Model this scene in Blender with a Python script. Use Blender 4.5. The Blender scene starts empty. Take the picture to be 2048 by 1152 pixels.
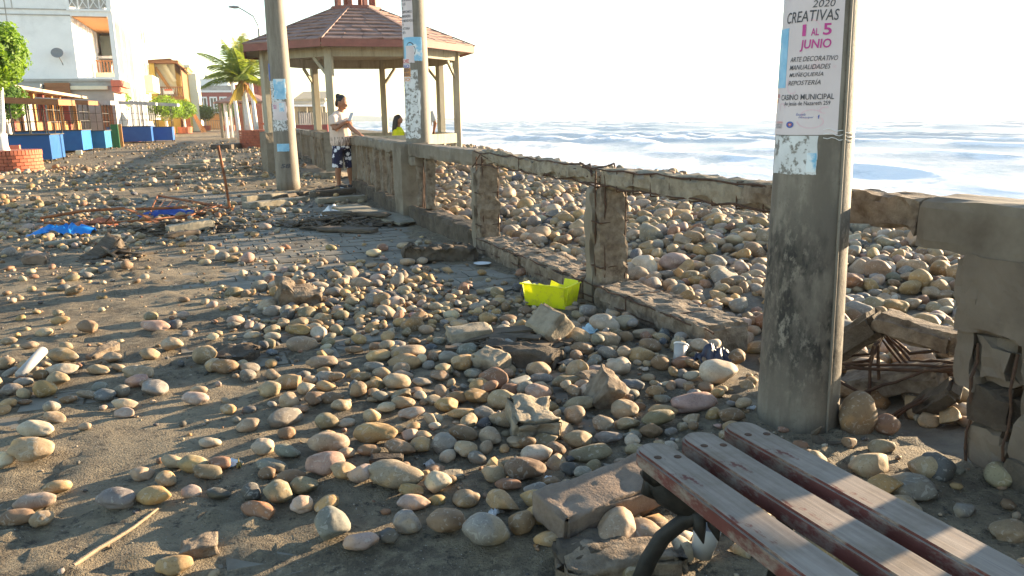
import bpy, bmesh, math, random
import numpy as np
from mathutils import Vector, Matrix, Euler

# ------------------------------------------------------------------ camera, sky, sun, exposure
SC = bpy.context.scene
COL = SC.collection
R = math.radians
CAM_H, PITCH, ROLL, FPX = 1.25, R(12.25), R(1.05), 1580.0
SUN_AZ, SUN_EL = R(57.0), R(9.2)          # azimuth measured from +Y towards +X

cam = bpy.data.cameras.new('camera'); cam_o = bpy.data.objects.new('camera', cam); COL.objects.link(cam_o)
cam.sensor_width = 36.0; cam.lens = 36.0 * FPX / 2048.0
cam.clip_start = 0.05; cam.clip_end = 20000.0
_cp, _sp, _cr, _sr = math.cos(PITCH), math.sin(PITCH), math.cos(ROLL), math.sin(ROLL)
_Rv, _Uv, _Fv = Vector((1, 0, 0)), Vector((0, _sp, _cp)), Vector((0, _cp, -_sp))
_cx = _Rv * _cr - _Uv * _sr; _cu = _Rv * _sr + _Uv * _cr; _cz = -_Fv
cam_o.matrix_world = Matrix(((_cx.x, _cu.x, _cz.x, 0), (_cx.y, _cu.y, _cz.y, 0), (_cx.z, _cu.z, _cz.z, CAM_H), (0, 0, 0, 1)))
SC.camera = cam_o

W = bpy.data.worlds.new('World'); SC.world = W; W.use_nodes = True
wn = W.node_tree; wn.nodes.clear()
sky = wn.nodes.new('ShaderNodeTexSky'); sky.sky_type = 'NISHITA'; sky.sun_disc = False
sky.sun_elevation = SUN_EL; sky.sun_rotation = SUN_AZ
sky.altitude = 0; sky.air_density = 1.0; sky.dust_density = 0.1; sky.ozone_density = 1.0
bg = wn.nodes.new('ShaderNodeBackground'); bg.inputs['Strength'].default_value = 0.098
wo = wn.nodes.new('ShaderNodeOutputWorld')
wn.links.new(sky.outputs[0], bg.inputs[0]); wn.links.new(bg.outputs[0], wo.inputs[0])

sun = bpy.data.lights.new('sun', 'SUN'); sun_o = bpy.data.objects.new('sun', sun); COL.objects.link(sun_o)
sun.energy = 5.0; sun.angle = R(0.6); sun.color = (1.0, 0.77, 0.50)
_sd = Vector((math.sin(SUN_AZ) * math.cos(SUN_EL), math.cos(SUN_AZ) * math.cos(SUN_EL), math.sin(SUN_EL)))
sun_o.rotation_euler = _sd.to_track_quat('Z', 'Y').to_euler()
sun_o.location = (30, 20, 15)

vs = SC.view_settings
vs.view_transform = 'Standard'; vs.look = 'None'; vs.gamma = 1.0; vs.use_curve_mapping = False
vs.exposure = 2.36
SC.cycles.max_bounces = 6; SC.cycles.diffuse_bounces = 3; SC.cycles.glossy_bounces = 3; SC.cycles.transparent_max_bounces = 8

# ------------------------------------------------------------------ measuring helpers
def ray(px, py):
    r = (px - 1024) / FPX; d = (py - 576) / FPX
    r2 = r * _cr - d * _sr; d2 = r * _sr + d * _cr
    return r2, _cp - d2 * _sp, -_sp - d2 * _cp
def G(px, py, z=0.0):
    a, b, c = ray(px, py); t = (z - CAM_H) / c
    return Vector((a * t, b * t, z))
def at(px, py, Y):
    a, b, c = ray(px, py); t = Y / b
    return Vector((a * t, Y, CAM_H + c * t))
def proj(p):
    x, y, z = p[0], p[1], p[2] - CAM_H
    dep = y * _cp - z * _sp; up = y * _sp + z * _cp
    if dep < 0.05: return (-9999, -9999, dep)
    r2 = x / dep; d2 = -up / dep
    return (1024 + FPX * (r2 * _cr + d2 * _sr), 576 + FPX * (-r2 * _sr + d2 * _cr), dep)

# rail frame: s runs along the railing away from the camera, v seaward
U1 = Vector((-0.371, 0.9286, 0)); V1 = Vector((0.9286, 0.371, 0)); P1 = Vector((2.77, 0, 0))
S_K = 10.85                                   # slight bend at the pedestal
PK = P1 + U1 * S_K
U2 = Vector((-0.318, 0.948, 0)).normalized(); V2 = Vector((U2.y, -U2.x, 0))
def RS(s, v=0.0, z=0.0):
    if s <= S_K: p = P1 + U1 * s + V1 * v
    else:
        k = min(1.0, (s - S_K) / 2.0)
        p = PK + U2 * (s - S_K) + (V1 * (1 - k) + V2 * k).normalized() * v
    return Vector((p.x, p.y, z))
def rang(s): u = U1 if s <= S_K else U2; return math.atan2(u.y, u.x)
def sv(x, y):
    d = Vector((x, y, 0)) - P1; s = d.dot(U1)
    if s <= S_K: return s, d.dot(V1)
    d = Vector((x, y, 0)) - PK
    return S_K + d.dot(U2), d.dot(V2)
def AW(a, w, z=0.0):                           # town frame: a along the promenade, w lateral
    return Vector((-0.317 * a + 0.948 * w, 0.948 * a + 0.317 * w, z))
TOWN_ROT = math.atan2(0.948, -0.317)           # local +x points along the promenade

# ------------------------------------------------------------------ noise
def _hash(ix, iy, iz):
    h = (ix.astype(np.int64) * 73856093) ^ (iy.astype(np.int64) * 19349663) ^ (iz.astype(np.int64) * 83492791)
    h = (h ^ (h >> 13)) * 1274126177 & 0x7fffffff
    h = (h ^ (h >> 16)) & 0xffffff
    return h / float(0xffffff)
def vnoise(p):
    p = np.asarray(p, float); i = np.floor(p); f = p - i; f = f * f * (3 - 2 * f)
    i = i.astype(np.int64); x, y, z = i[..., 0], i[..., 1], i[..., 2]
    fx, fy, fz = f[..., 0], f[..., 1], f[..., 2]; out = 0
    for dx in (0, 1):
        for dy in (0, 1):
            for dz in (0, 1):
                w = (fx if dx else 1 - fx) * (fy if dy else 1 - fy) * (fz if dz else 1 - fz)
                out = out + w * _hash(x + dx, y + dy, z + dz)
    return out * 2 - 1
def fbm(p, oct=4, gain=0.5):
    p = np.asarray(p, float); a, o = 1.0, 0
    for k in range(oct): o = o + a * vnoise(p * (2.03 ** k) + 17.3 * k); a *= gain
    return o

# ------------------------------------------------------------------ object helpers
def tag(o, label=None, cat=None, group=None, kind=None):
    if label: o['label'] = label
    if cat: o['category'] = cat
    if group: o['group'] = group
    if kind: o['kind'] = kind
    return o
WMX = {}                                       # things whose parts are given in world coordinates
def empty(name, loc=(0, 0, 0), rz=0.0, label=None, cat=None, group=None, world=False):
    o = bpy.data.objects.new(name, None); COL.objects.link(o); o.empty_display_size = 0.1
    o.location = loc; o.rotation_euler = (0, 0, rz)
    if world: WMX[o] = Matrix.Translation(Vector(loc)) @ Matrix.Rotation(rz, 4, 'Z')
    return tag(o, label, cat, group)
def mesh_np(name, V, F, smooth=False):
    me = bpy.data.meshes.new(name)
    if isinstance(F, np.ndarray):
        n = F.shape[1]; me.vertices.add(len(V)); me.vertices.foreach_set('co', np.asarray(V, np.float32).ravel())
        me.loops.add(F.size); me.loops.foreach_set('vertex_index', F.astype(np.int32).ravel())
        me.polygons.add(len(F)); me.polygons.foreach_set('loop_start', np.arange(0, F.size, n, dtype=np.int32))
        me.polygons.foreach_set('loop_total', np.full(len(F), n, np.int32))
        me.update(calc_edges=True)
    else:
        me.from_pydata([tuple(v) for v in V], [], F); me.update()
    if smooth: me.polygons.foreach_set('use_smooth', np.ones(len(me.polygons), bool))
    return me
def link(name, me, mat, parent=None, loc=None, rot=None, scale=None):
    o = bpy.data.objects.new(name, me); COL.objects.link(o)
    if mat is not None and len(me.materials) == 0: me.materials.append(mat)
    if parent is not None: o.parent = parent
    if loc is not None: o.location = loc
    if rot is not None: o.rotation_euler = rot
    if scale is not None: o.scale = scale
    if parent is not None and parent in WMX:
        o.matrix_parent_inverse = WMX[parent].inverted()
        WMX[o] = Matrix.Translation(o.location) @ o.rotation_euler.to_matrix().to_4x4() @ Matrix.Diagonal((*o.scale, 1))
    return o
def copy_tree(o, parent=None):
    c = o.copy(); COL.objects.link(c); c.parent = parent
    for ch in list(o.children): copy_tree(ch, c)
    return c

class MB:
    """collects shapes; build() links them as one mesh object"""
    def __init__(s): s.v = []; s.f = []
    def add(s, V, F):
        b = len(s.v); s.v.extend([tuple(p) for p in V]); s.f.extend([tuple(i + b for i in f) for f in F]); return s
    def box(s, c, d, rz=0.0, rx=0.0, ry=0.0, bev=0.0):
        x, y, z = d[0] / 2, d[1] / 2, d[2] / 2
        if bev <= 0:
            V = [(-x, -y, -z), (x, -y, -z), (x, y, -z), (-x, y, -z), (-x, -y, z), (x, -y, z), (x, y, z), (-x, y, z)]
            F = [(3, 2, 1, 0), (4, 5, 6, 7), (0, 1, 5, 4), (1, 2, 6, 5), (2, 3, 7, 6), (3, 0, 4, 7)]
        else:
            bm = bmesh.new(); bmesh.ops.create_cube(bm, size=1.0)
            for q in bm.verts: q.co = Vector((q.co.x * d[0], q.co.y * d[1], q.co.z * d[2]))
            bmesh.ops.bevel(bm, geom=list(bm.edges), offset=bev, segments=1, affect='EDGES')
            bm.verts.index_update(); V = [tuple(q.co) for q in bm.verts]; F = [tuple(q.index for q in f.verts) for f in bm.faces]; bm.free()
        M = Matrix.Translation(Vector(c)) @ Euler((rx, ry, rz)).to_matrix().to_4x4()
        return s.add([M @ Vector(q) for q in V], F)
    def bar(s, a, b, w, h=None, up=(0, 0, 1)):
        a, b = Vector(a), Vector(b); h = h or w; d = (b - a).normalized()
        x = d.cross(Vector(up)); x = x.normalized() if x.length > 1e-4 else Vector((1, 0, 0)); y = x.cross(d)
        V = []
        for p in (a, b):
            for i, j in ((-1, -1), (1, -1), (1, 1), (-1, 1)): V.append(p + x * (i * w / 2) + y * (j * h / 2))
        return s.add(V, [(3, 2, 1, 0), (4, 5, 6, 7), (0, 1, 5, 4), (1, 2, 6, 5), (2, 3, 7, 6), (3, 0, 4, 7)])
    def tube(s, pts, r, n=8, sq=None):
        pts = [Vector(p) for p in pts]; m = len(pts)
        rr = r if isinstance(r, (list, tuple)) else [r] * m
        V = []; ref = None
        for i, p in enumerate(pts):
            t = (pts[min(i + 1, m - 1)] - pts[max(i - 1, 0)]).normalized()
            if ref is None: ref = Vector((0, 0, 1)) if abs(t.z) < 0.9 else Vector((0, 1, 0))
            x = ref.cross(t); x = x.normalized() if x.length > 1e-5 else Vector((1, 0, 0)); y = t.cross(x); ref = y
            q = rr[i]; qx, qy = q if isinstance(q, (list, tuple)) else (q, q)
            for k in range(n):
                a = 2 * math.pi * k / n; V.append(p + x * (math.cos(a) * qx) + y * (math.sin(a) * qy))
        F = []
        for i in range(m - 1):
            for k in range(n):
                k2 = (k + 1) % n; F.append((i * n + k, i * n + k2, (i + 1) * n + k2, (i + 1) * n + k))
        F.append(tuple(range(n - 1, -1, -1))); F.append(tuple((m - 1) * n + k for k in range(n)))
        return s.add(V, F)
    def lathe(s, prof, c=(0, 0, 0), n=16):
        V = []; F = []; m = len(prof)
        for r, z in prof:
            for k in range(n):
                a = 2 * math.pi * k / n; V.append((c[0] + r * math.cos(a), c[1] + r * math.sin(a), c[2] + z))
        for i in range(m - 1):
            for k in range(n):
                k2 = (k + 1) % n; F.append((i * n + k, i * n + k2, (i + 1) * n + k2, (i + 1) * n + k))
        F.append(tuple(range(n - 1, -1, -1))); F.append(tuple((m - 1) * n + k for k in range(n)))
        return s.add(V, F)
    def prism(s, poly, z0, z1):
        n = len(poly); V = [(p[0], p[1], z0) for p in poly] + [(p[0], p[1], z1) for p in poly]
        F = [tuple(range(n - 1, -1, -1)), tuple(range(n, 2 * n))] + [(i, (i + 1) % n, n + (i + 1) % n, n + i) for i in range(n)]
        return s.add(V, F)
    def slab(s, quad, th):                     # quad of 3D points thickened along its normal
        q = [Vector(p) for p in quad]; nrm = (q[1] - q[0]).cross(q[-1] - q[0]).normalized() * th; n = len(q)
        V = q + [p - nrm for p in q]
        F = [tuple(range(n)), tuple(range(2 * n - 1, n - 1, -1))] + [((i + 1) % n, i, n + i, n + (i + 1) % n) for i in range(n)]
        return s.add(V, F)
    def build(s, name, mat, parent=None, smooth=False, loc=None, rz=None):
        me = bpy.data.meshes.new(name); me.from_pydata(s.v, [], s.f); me.update()
        if smooth: me.polygons.foreach_set('use_smooth', np.ones(len(me.polygons), bool))
        o = link(name, me, mat, parent, loc)
        if rz is not None: o.rotation_euler = (0, 0, rz)
        return o

def rough_box(d, n=(8, 4, 4), amp=0.01, chip=0.03, freq=14.0, seed=0.0, taper=None):
    """subdivided box with crumbled edges -> (V, F)"""
    nx, ny, nz = n; key = {}; V = []; F = []
    def vid(i, j, k):
        q = (i, j, k)
        if q not in key:
            key[q] = len(V); V.append((i / nx - .5, j / ny - .5, k / nz - .5))
        return key[q]
    for i in range(nx):
        for j in range(ny):
            F.append((vid(i, j, 0), vid(i, j + 1, 0), vid(i + 1, j + 1, 0), vid(i + 1, j, 0)))
            F.append((vid(i, j, nz), vid(i + 1, j, nz), vid(i + 1, j + 1, nz), vid(i, j + 1, nz)))
    for i in range(nx):
        for k in range(nz):
            F.append((vid(i, 0, k), vid(i + 1, 0, k), vid(i + 1, 0, k + 1), vid(i, 0, k + 1)))
            F.append((vid(i, ny, k), vid(i, ny, k + 1), vid(i + 1, ny, k + 1), vid(i + 1, ny, k)))
    for j in range(ny):
        for k in range(nz):
            F.append((vid(0, j, k), vid(0, j, k + 1), vid(0, j + 1, k + 1), vid(0, j + 1, k)))
            F.append((vid(nx, j, k), vid(nx, j + 1, k), vid(nx, j + 1, k + 1), vid(nx, j, k + 1)))
    V = np.array(V); P = V * np.array(d)
    on = (np.abs(np.abs(V) - .5) < 1e-6).sum(1)          # 1 face, 2 edge, 3 corner
    nz_ = np.stack([fbm(P * freq + seed + 31.7 * k, 3) for k in range(3)], 1)
    P = P + nz_ * amp
    e = np.clip(fbm(P * freq * .45 + seed * 1.7 + 5, 3) + .35, 0, 1.3)[:, None]
    pull = np.where(on[:, None] >= 2, 1.0, 0.0) * chip * e * np.where(on[:, None] == 3, 1.5, 1.0)
    sg = np.sign(V) * (np.abs(np.abs(V) - .5) < 1e-6)
    P = P - sg * np.minimum(pull, np.array(d) * .4)
    return P, F
def rough_obj(name, d, mat, parent=None, loc=(0, 0, 0), rot=(0, 0, 0), smooth=False, **k):
    V, F = rough_box(d, **k); me = mesh_np(name, V, F, smooth)
    return link(name, me, mat, parent, loc, rot)
# ------------------------------------------------------------------ materials
def _nt(name):
    m = bpy.data.materials.new(name); m.use_nodes = True; nt = m.node_tree; nt.nodes.clear()
    out = nt.nodes.new('ShaderNodeOutputMaterial'); b = nt.nodes.new('ShaderNodeBsdfPrincipled')
    nt.links.new(b.outputs[0], out.inputs[0]); return m, nt, b
def _noise(nt, vec, scale, detail=4, rough=.55, dist=0.0):
    n = nt.nodes.new('ShaderNodeTexNoise'); n.inputs['Scale'].default_value = scale; n.inputs['Detail'].default_value = detail
    n.inputs['Roughness'].default_value = rough; n.inputs['Distortion'].default_value = dist
    nt.links.new(vec, n.inputs['Vector']); return n.outputs['Fac']
def _ramp(nt, fac, lo, hi, c0=(0, 0, 0, 1), c1=(1, 1, 1, 1)):
    r = nt.nodes.new('ShaderNodeValToRGB'); r.color_ramp.elements[0].position = lo; r.color_ramp.elements[1].position = hi
    r.color_ramp.elements[0].color = c0; r.color_ramp.elements[1].color = c1; nt.links.new(fac, r.inputs[0]); return r.outputs[0]
def _mix(nt, fac, a, b, mode='MIX'):
    m = nt.nodes.new('ShaderNodeMix'); m.data_type = 'RGBA'; m.blend_type = mode
    for sock, val in ((m.inputs[0], fac), (m.inputs[6], a), (m.inputs[7], b)):
        if hasattr(val, 'links') or isinstance(val, bpy.types.NodeSocket): nt.links.new(val, sock)
        elif isinstance(val, (int, float)): sock.default_value = val
        else: sock.default_value = (*val[:3], 1)
    return m.outputs[2]
def _pos(nt, scale=None, obj=False):
    if obj: o = nt.nodes.new('ShaderNodeTexCoord').outputs['Object']
    else: o = nt.nodes.new('ShaderNodeNewGeometry').outputs['Position']
    if scale is not None:
        mp = nt.nodes.new('ShaderNodeMapping'); mp.inputs['Scale'].default_value = scale; nt.links.new(o, mp.inputs[0]); o = mp.outputs[0]
    return o
def _bump(nt, b, h, strength=.3, dist=.01):
    n = nt.nodes.new('ShaderNodeBump'); n.inputs['Strength'].default_value = strength; n.inputs['Distance'].default_value = dist
    nt.links.new(h, n.inputs['Height']); nt.links.new(n.outputs[0], b.inputs['Normal'])
def _spec(b, v): b.inputs['Specular IOR Level'].default_value = v

def M_surf(name, c1, c2, scale=6.0, c3=None, s3=1.2, lo3=.52, hi3=.68, rough=.85, bump=.3, bscale=60, bdist=.006, spec=.3, aniso=None, obj=False, metal=0.0):
    m, nt, b = _nt(name); p = _pos(nt, aniso, obj)
    n1 = _noise(nt, p, scale, 5, .6); col = _mix(nt, _ramp(nt, n1, .35, .65), c1, c2)
    if c3 is not None: col = _mix(nt, _ramp(nt, _noise(nt, p, s3, 6, .65), lo3, hi3), col, c3)
    nt.links.new(col, b.inputs['Base Color']); b.inputs['Roughness'].default_value = rough; _spec(b, spec); b.inputs['Metallic'].default_value = metal
    if bump > 0: _bump(nt, b, _noise(nt, p, bscale, 5, .65), bump, bdist)
    return m
def M_flat(name, c, rough=.6, spec=.3, var=.12, metal=0.0):
    c2 = tuple(x * (1 - var) for x in c)
    return M_surf(name, c, c2, 9.0, rough=rough, spec=spec, bump=.08, bscale=90, bdist=.002, metal=metal)

def M_cobble(name, attr):
    m, nt, b = _nt(name)
    if attr:
        a = nt.nodes.new('ShaderNodeAttribute'); a.attribute_name = 'col'; base = a.outputs['Color']; p = _pos(nt)
    else:
        oi = nt.nodes.new('ShaderNodeObjectInfo'); base = oi.outputs['Color']; p = _pos(nt)
    n1 = _noise(nt, p, 13, 6, .62); n2 = _noise(nt, p, 170, 3, .6); n3 = _noise(nt, p, 5.5, 3, .5, 1.2)
    col = _mix(nt, _ramp(nt, n1, .36, .66), _mix(nt, 1.0, base, (.66, .63, .60), 'MULTIPLY'), base)
    col = _mix(nt, _ramp(nt, n3, .56, .70), col, _mix(nt, 1.0, base, (1.22, 1.02, .74), 'MULTIPLY'))
    col = _mix(nt, _ramp(nt, n2, .57, .72), col, _mix(nt, 1.0, col, (.62, .60, .58), 'MULTIPLY'))
    wv = _noise(nt, p, 30, 2, .5, 2.0)
    col = _mix(nt, _ramp(nt, wv, .60, .63), col, _mix(nt, .25, col, (.50, .46, .40)))
    nt.links.new(col, b.inputs['Base Color'])
    nt.links.new(_ramp(nt, n1, .3, .7, (.62, .62, .62, 1), (.86, .86, .86, 1)), b.inputs['Roughness']); _spec(b, .28)
    _bump(nt, b, _noise(nt, p, 85, 6, .7), .35, .004)
    return m
def M_leaf(name, c1, c2, trans=.35):
    m, nt, b = _nt(name); p = _pos(nt)
    col = _mix(nt, _ramp(nt, _noise(nt, p, 3.2, 4), .35, .65), c1, c2)
    nt.links.new(col, b.inputs['Base Color']); b.inputs['Roughness'].default_value = .55; _spec(b, .3)
    t = nt.nodes.new('ShaderNodeBsdfTranslucent'); nt.links.new(_mix(nt, 1.0, col, (1.5, 1.5, .6), 'MULTIPLY'), t.inputs[0])
    mx = nt.nodes.new('ShaderNodeMixShader'); mx.inputs[0].default_value = trans
    nt.links.new(b.outputs[0], mx.inputs[1]); nt.links.new(t.outputs[0], mx.inputs[2])
    nt.links.new(mx.outputs[0], [n for n in nt.nodes if n.type == 'OUTPUT_MATERIAL'][0].inputs[0]); return m

MT = {}
MT['cobble'] = M_cobble('cobble_object_colour', False)
MT['cobble_stuff'] = M_cobble('cobble_attribute_colour', True)
MT['paver'] = M_surf('paver_concrete', (.165, .145, .115), (.21, .188, .152), 5, (.125, .104, .076), 1.6, .48, .62, rough=.8, bump=.35, bscale=110, bdist=.004)
MT['grout'] = M_surf('dark_joint', (.06, .052, .042), (.085, .073, .058), 12)
def _sand():
    m, nt, b = _nt('wet_silt'); p = _pos(nt)
    col = _mix(nt, _ramp(nt, _noise(nt, p, 1.1, 6, .65), .40, .62), (.088, .068, .045), (.22, .178, .12))
    col = _mix(nt, _ramp(nt, _noise(nt, p, 16, 5, .7), .46, .68), col, (.25, .20, .13))
    col = _mix(nt, _ramp(nt, _noise(nt, p, 24, 6, .78), .53, .64), col, (.055, .044, .032))
    col = _mix(nt, _ramp(nt, _noise(nt, p, 120, 2, .5), .68, .73), col, (.34, .31, .27))
    nt.links.new(col, b.inputs['Base Color']); b.inputs['Roughness'].default_value = .82; _spec(b, .3)
    ad = nt.nodes.new('ShaderNodeMath'); ad.operation = 'ADD'
    nt.links.new(_noise(nt, p, 28, 6, .7), ad.inputs[0]); nt.links.new(_noise(nt, p, 130, 3, .6), ad.inputs[1])
    _bump(nt, b, ad.outputs[0], .9, .016); return m
MT['sand'] = _sand()
MT['gravel'] = M_surf('beach_gravel', (.10, .085, .065), (.17, .145, .11), 9, rough=.85, bump=.8, bscale=25, bdist=.02)
MT['concrete'] = M_surf('weathered_concrete', (.165, .135, .10), (.225, .19, .145), 4, (.095, .073, .052), 1.7, .5, .66, bump=.4, bscale=70)
MT['concrete_rough'] = M_surf('broken_concrete', (.12, .088, .062), (.24, .19, .14), 18, (.06, .038, .026), 5, .55, .68, rough=.92, bump=.9, bscale=55, bdist=.015)
MT['concrete_pier'] = M_surf('stained_render', (.105, .080, .060), (.155, .122, .092), 3, (.06, .045, .033), 1.6, .46, .64, bump=.4, bscale=50)
MT['concrete_coping'] = M_surf('coping_render', (.145, .118, .09), (.19, .158, .122), 3, (.095, .074, .055), 1.4, .48, .64, bump=.3, bscale=50)
MT['concrete_slab'] = M_surf('pinkish_concrete', (.17, .125, .095), (.24, .185, .145), 9, (.12, .088, .068), 4, .5, .66, rough=.92, bump=.9, bscale=75, bdist=.008)
MT['concrete_pale'] = M_surf('rubble_concrete', (.20, .165, .12), (.30, .255, .19), 16, (.12, .095, .068), 6, .55, .7, rough=.92, bump=.8, bscale=70, bdist=.01)
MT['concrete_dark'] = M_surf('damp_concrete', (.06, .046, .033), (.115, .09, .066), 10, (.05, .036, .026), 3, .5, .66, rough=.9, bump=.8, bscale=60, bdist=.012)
def _pole(name, dark):
    m, nt, b = _nt(name); p = _pos(nt); st = _pos(nt, (9, 9, 1.2))
    col = _mix(nt, _ramp(nt, _noise(nt, st, 1.6, 6, .65), .36, .66), (.145, .125, .10), (.24, .21, .17))
    col = _mix(nt, _ramp(nt, _noise(nt, p, 55, 4, .7), .58, .70), col, (.13, .115, .095))
    if dark:
        z = nt.nodes.new('ShaderNodeSeparateXYZ'); nt.links.new(_pos(nt), z.inputs[0])
        rz = _ramp(nt, z.outputs[2], .10, .35); rz2 = _ramp(nt, z.outputs[2], .72, 1.0, (1, 1, 1, 1), (0, 0, 0, 1))
        n = _mix(nt, 1.0, _ramp(nt, _noise(nt, _pos(nt, (3.2, 3.2, 1.7)), 1.6, 4, .6), .40, .50), _ramp(nt, _noise(nt, _pos(nt, (26, 26, 14)), 1.3, 6, .7), .38, .50), 'MULTIPLY')
        f = _mix(nt, 1.0, _mix(nt, 1.0, rz, rz2, 'MULTIPLY'), n, 'MULTIPLY')
        col = _mix(nt, f, col, (.022, .02, .018))
        col = _mix(nt, _ramp(nt, _noise(nt, _pos(nt, (5, 5, 2)), 1.3, 6, .7), .46, .62), col, (.125, .105, .085))
    nt.links.new(col, b.inputs['Base Color']); b.inputs['Roughness'].default_value = .7; _spec(b, .35)
    _bump(nt, b, _noise(nt, p, 60, 6, .75), .4, .005); return m
MT['pole'] = _pole('pole_concrete', False); MT['pole_dark'] = _pole('pole_concrete_stained', True)
MT['rebar'] = M_surf('rusty_rebar', (.045, .026, .018), (.085, .042, .024), 40, rough=.85, bump=.5, bscale=160, bdist=.002)
MT['rust'] = M_surf('rusty_steel', (.20, .065, .025), (.30, .11, .04), 14, (.07, .03, .02), 6, .5, .66, rough=.8, bump=.4, bscale=120, bdist=.002)
def _wood(name, c1, c2, dark, red=None):
    m, nt, b = _nt(name); p = _pos(nt, (2.2, 60, 60), True)
    col = _mix(nt, _ramp(nt, _noise(nt, p, 1.0, 6, .65), .35, .65), c1, c2)
    col = _mix(nt, _ramp(nt, _noise(nt, _pos(nt, (1.6, 70, 70), True), 1.2, 5, .7), .62, .74), col, dark)
    if red is not None:
        w = _noise(nt, _pos(nt, (7, 16, 16), True), 1.0, 7, .72)
        col = _mix(nt, _ramp(nt, w, .60, .66), col, red)
        g = nt.nodes.new('ShaderNodeNewGeometry'); sp = nt.nodes.new('ShaderNodeSeparateXYZ'); nt.links.new(g.outputs['Normal'], sp.inputs[0])
        side = _ramp(nt, sp.outputs[2], .35, .8, (1, 1, 1, 1), (0, 0, 0, 1))
        col = _mix(nt, _mix(nt, 1.0, side, _ramp(nt, w, .40, .52), 'MULTIPLY'), col, red)
    col = _mix(nt, _ramp(nt, _noise(nt, _pos(nt, None, False), 5, 5, .7), .42, .66), col, _mix(nt, 1.0, col, (.70, .66, .60), 'MULTIPLY'))
    nt.links.new(col, b.inputs['Base Color']); b.inputs['Roughness'].default_value = .78; _spec(b, .3)
    _bump(nt, b, _noise(nt, _pos(nt, (2, 80, 80), True), 1.0, 5, .7), .35, .003); return m
MT['bench'] = _wood('bench_wood', (.205, .160, .130), (.285, .235, .195), (.14, .11, .10), (.13, .042, .034))
MT['driftwood'] = _wood('grey_timber', (.20, .18, .14), (.30, .27, .21), (.07, .055, .04))
MT['darkwood'] = _wood('dark_timber', (.07, .055, .04), (.13, .10, .075), (.03, .024, .018))
MT['iron'] = M_surf('cast_iron', (.015, .014, .013), (.03, .027, .024), 30, rough=.6, bump=.4, bscale=90, bdist=.003)
MT['paper'] = M_surf('poster_paper', (.60, .51, .51), (.67, .585, .585), 3, (.63, .46, .475), 7, .62, .70, rough=.6, bump=.25, bscale=14, bdist=.004)
MT['paper_old'] = M_surf('torn_paper', (.56, .56, .56), (.66, .66, .66), 14, (.22, .205, .185), 26, .50, .56, rough=.75, bump=.4, bscale=60)
MT['paper_blue'] = M_surf('blue_print', (.18, .42, .62), (.35, .58, .74), 7, (.68, .72, .74), 5, .52, .60, rough=.65, bump=.1)
MT['ink'] = M_flat('grey_ink', (.075, .075, .085)); MT['ink_pink'] = M_flat('pink_ink', (.50, .06, .26)); MT['ink_pale'] = M_flat('pale_pink_ink', (.74, .50, .55))
MT['ink_red'] = M_flat('red_ink', (.55, .09, .08)); MT['ink_blue'] = M_flat('blue_ink', (.08, .14, .42)); MT['ink_orange'] = M_flat('orange_ink', (.68, .30, .10))
MT['roof'] = M_surf('red_shingle', (.24, .15, .125), (.30, .19, .16), 7, (.21, .125, .105), 2.5, .5, .66, rough=.8, bump=.5, bscale=50)
MT['roof_trim'] = M_surf('red_fascia', (.20, .08, .065), (.25, .10, .08), 5, rough=.7)
MT['gaz_wood'] = M_surf('gazebo_post', (.30, .265, .20), (.38, .34, .26), 6, (.20, .17, .125), 3, .52, .68, rough=.8, aniso=(3, 3, .5))
MT['brick'] = M_surf('orange_brick', (.42, .115, .06), (.50, .155, .085), 8, (.33, .085, .05), 4, .5, .66, rough=.8)
MT['mortar'] = M_surf('red_mortar', (.24, .09, .06), (.30, .12, .08), 12)
MT['soil'] = M_surf('soil', (.04, .03, .02), (.07, .05, .035), 12)
MT['whitewash'] = M_surf('whitewashed_bark', (.66, .63, .58), (.74, .71, .66), 12, (.42, .38, .32), 7, .6, .7)
MT['bark'] = M_surf('bark', (.22, .16, .10), (.30, .22, .15), 18, rough=.9, bump=.6, bscale=50)
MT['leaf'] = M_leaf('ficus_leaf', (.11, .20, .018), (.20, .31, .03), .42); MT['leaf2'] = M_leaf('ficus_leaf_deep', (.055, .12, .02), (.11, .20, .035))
MT['palm'] = M_leaf('palm_leaflet', (.14, .20, .04), (.25, .28, .07), .45); MT['palm_dry'] = M_leaf('dry_palm_leaflet', (.26, .19, .06), (.33, .26, .09))
MT['fibre'] = M_surf('palm_fibre', (.34, .17, .06), (.44, .24, .09), 20)
MT['white'] = M_surf('white_plaster', (.74, .74, .735), (.79, .79, .785), 1.2, (.66, .66, .655), .5, .55, .7, rough=.85, bump=.1, bscale=12)
MT['cream'] = M_surf('cream_plaster', (.72, .66, .48), (.77, .71, .54), 1.5, rough=.85, bump=.1)
MT['yellow'] = M_surf('yellow_plaster', (.62, .42, .09), (.68, .48, .13), 1.5, (.52, .36, .10), .8, .55, .7, rough=.85, bump=.1)
MT['greyplaster'] = M_surf('grey_plaster', (.36, .345, .32), (.44, .42, .39), 1.3, (.28, .265, .245), .7, .5, .66, rough=.9, bump=.15)
MT['redwall'] = M_surf('dark_red_plaster', (.27, .06, .055), (.31, .08, .07), 1.5, rough=.85, bump=.1)
MT['brownwood'] = M_surf('brown_boards', (.27, .12, .055), (.34, .16, .075), 4, (.20, .09, .045), 2, .5, .66, aniso=(1, 1, 6))
MT['orangewood'] = M_surf('orange_boards', (.46, .22, .07), (.54, .28, .10), 3, aniso=(4, 4, .6))
MT['glass'] = M_flat('window_glass', (.05, .06, .07), .12, .6); MT['greenglass'] = M_flat('green_screen', (.09, .12, .11), .4, .4)
MT['redslit'] = M_flat('red_frame', (.30, .05, .06)); MT['brownceil'] = M_surf('varnished_boards', (.42, .19, .06), (.48, .23, .08), 3, aniso=(6, 6, 1))
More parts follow.
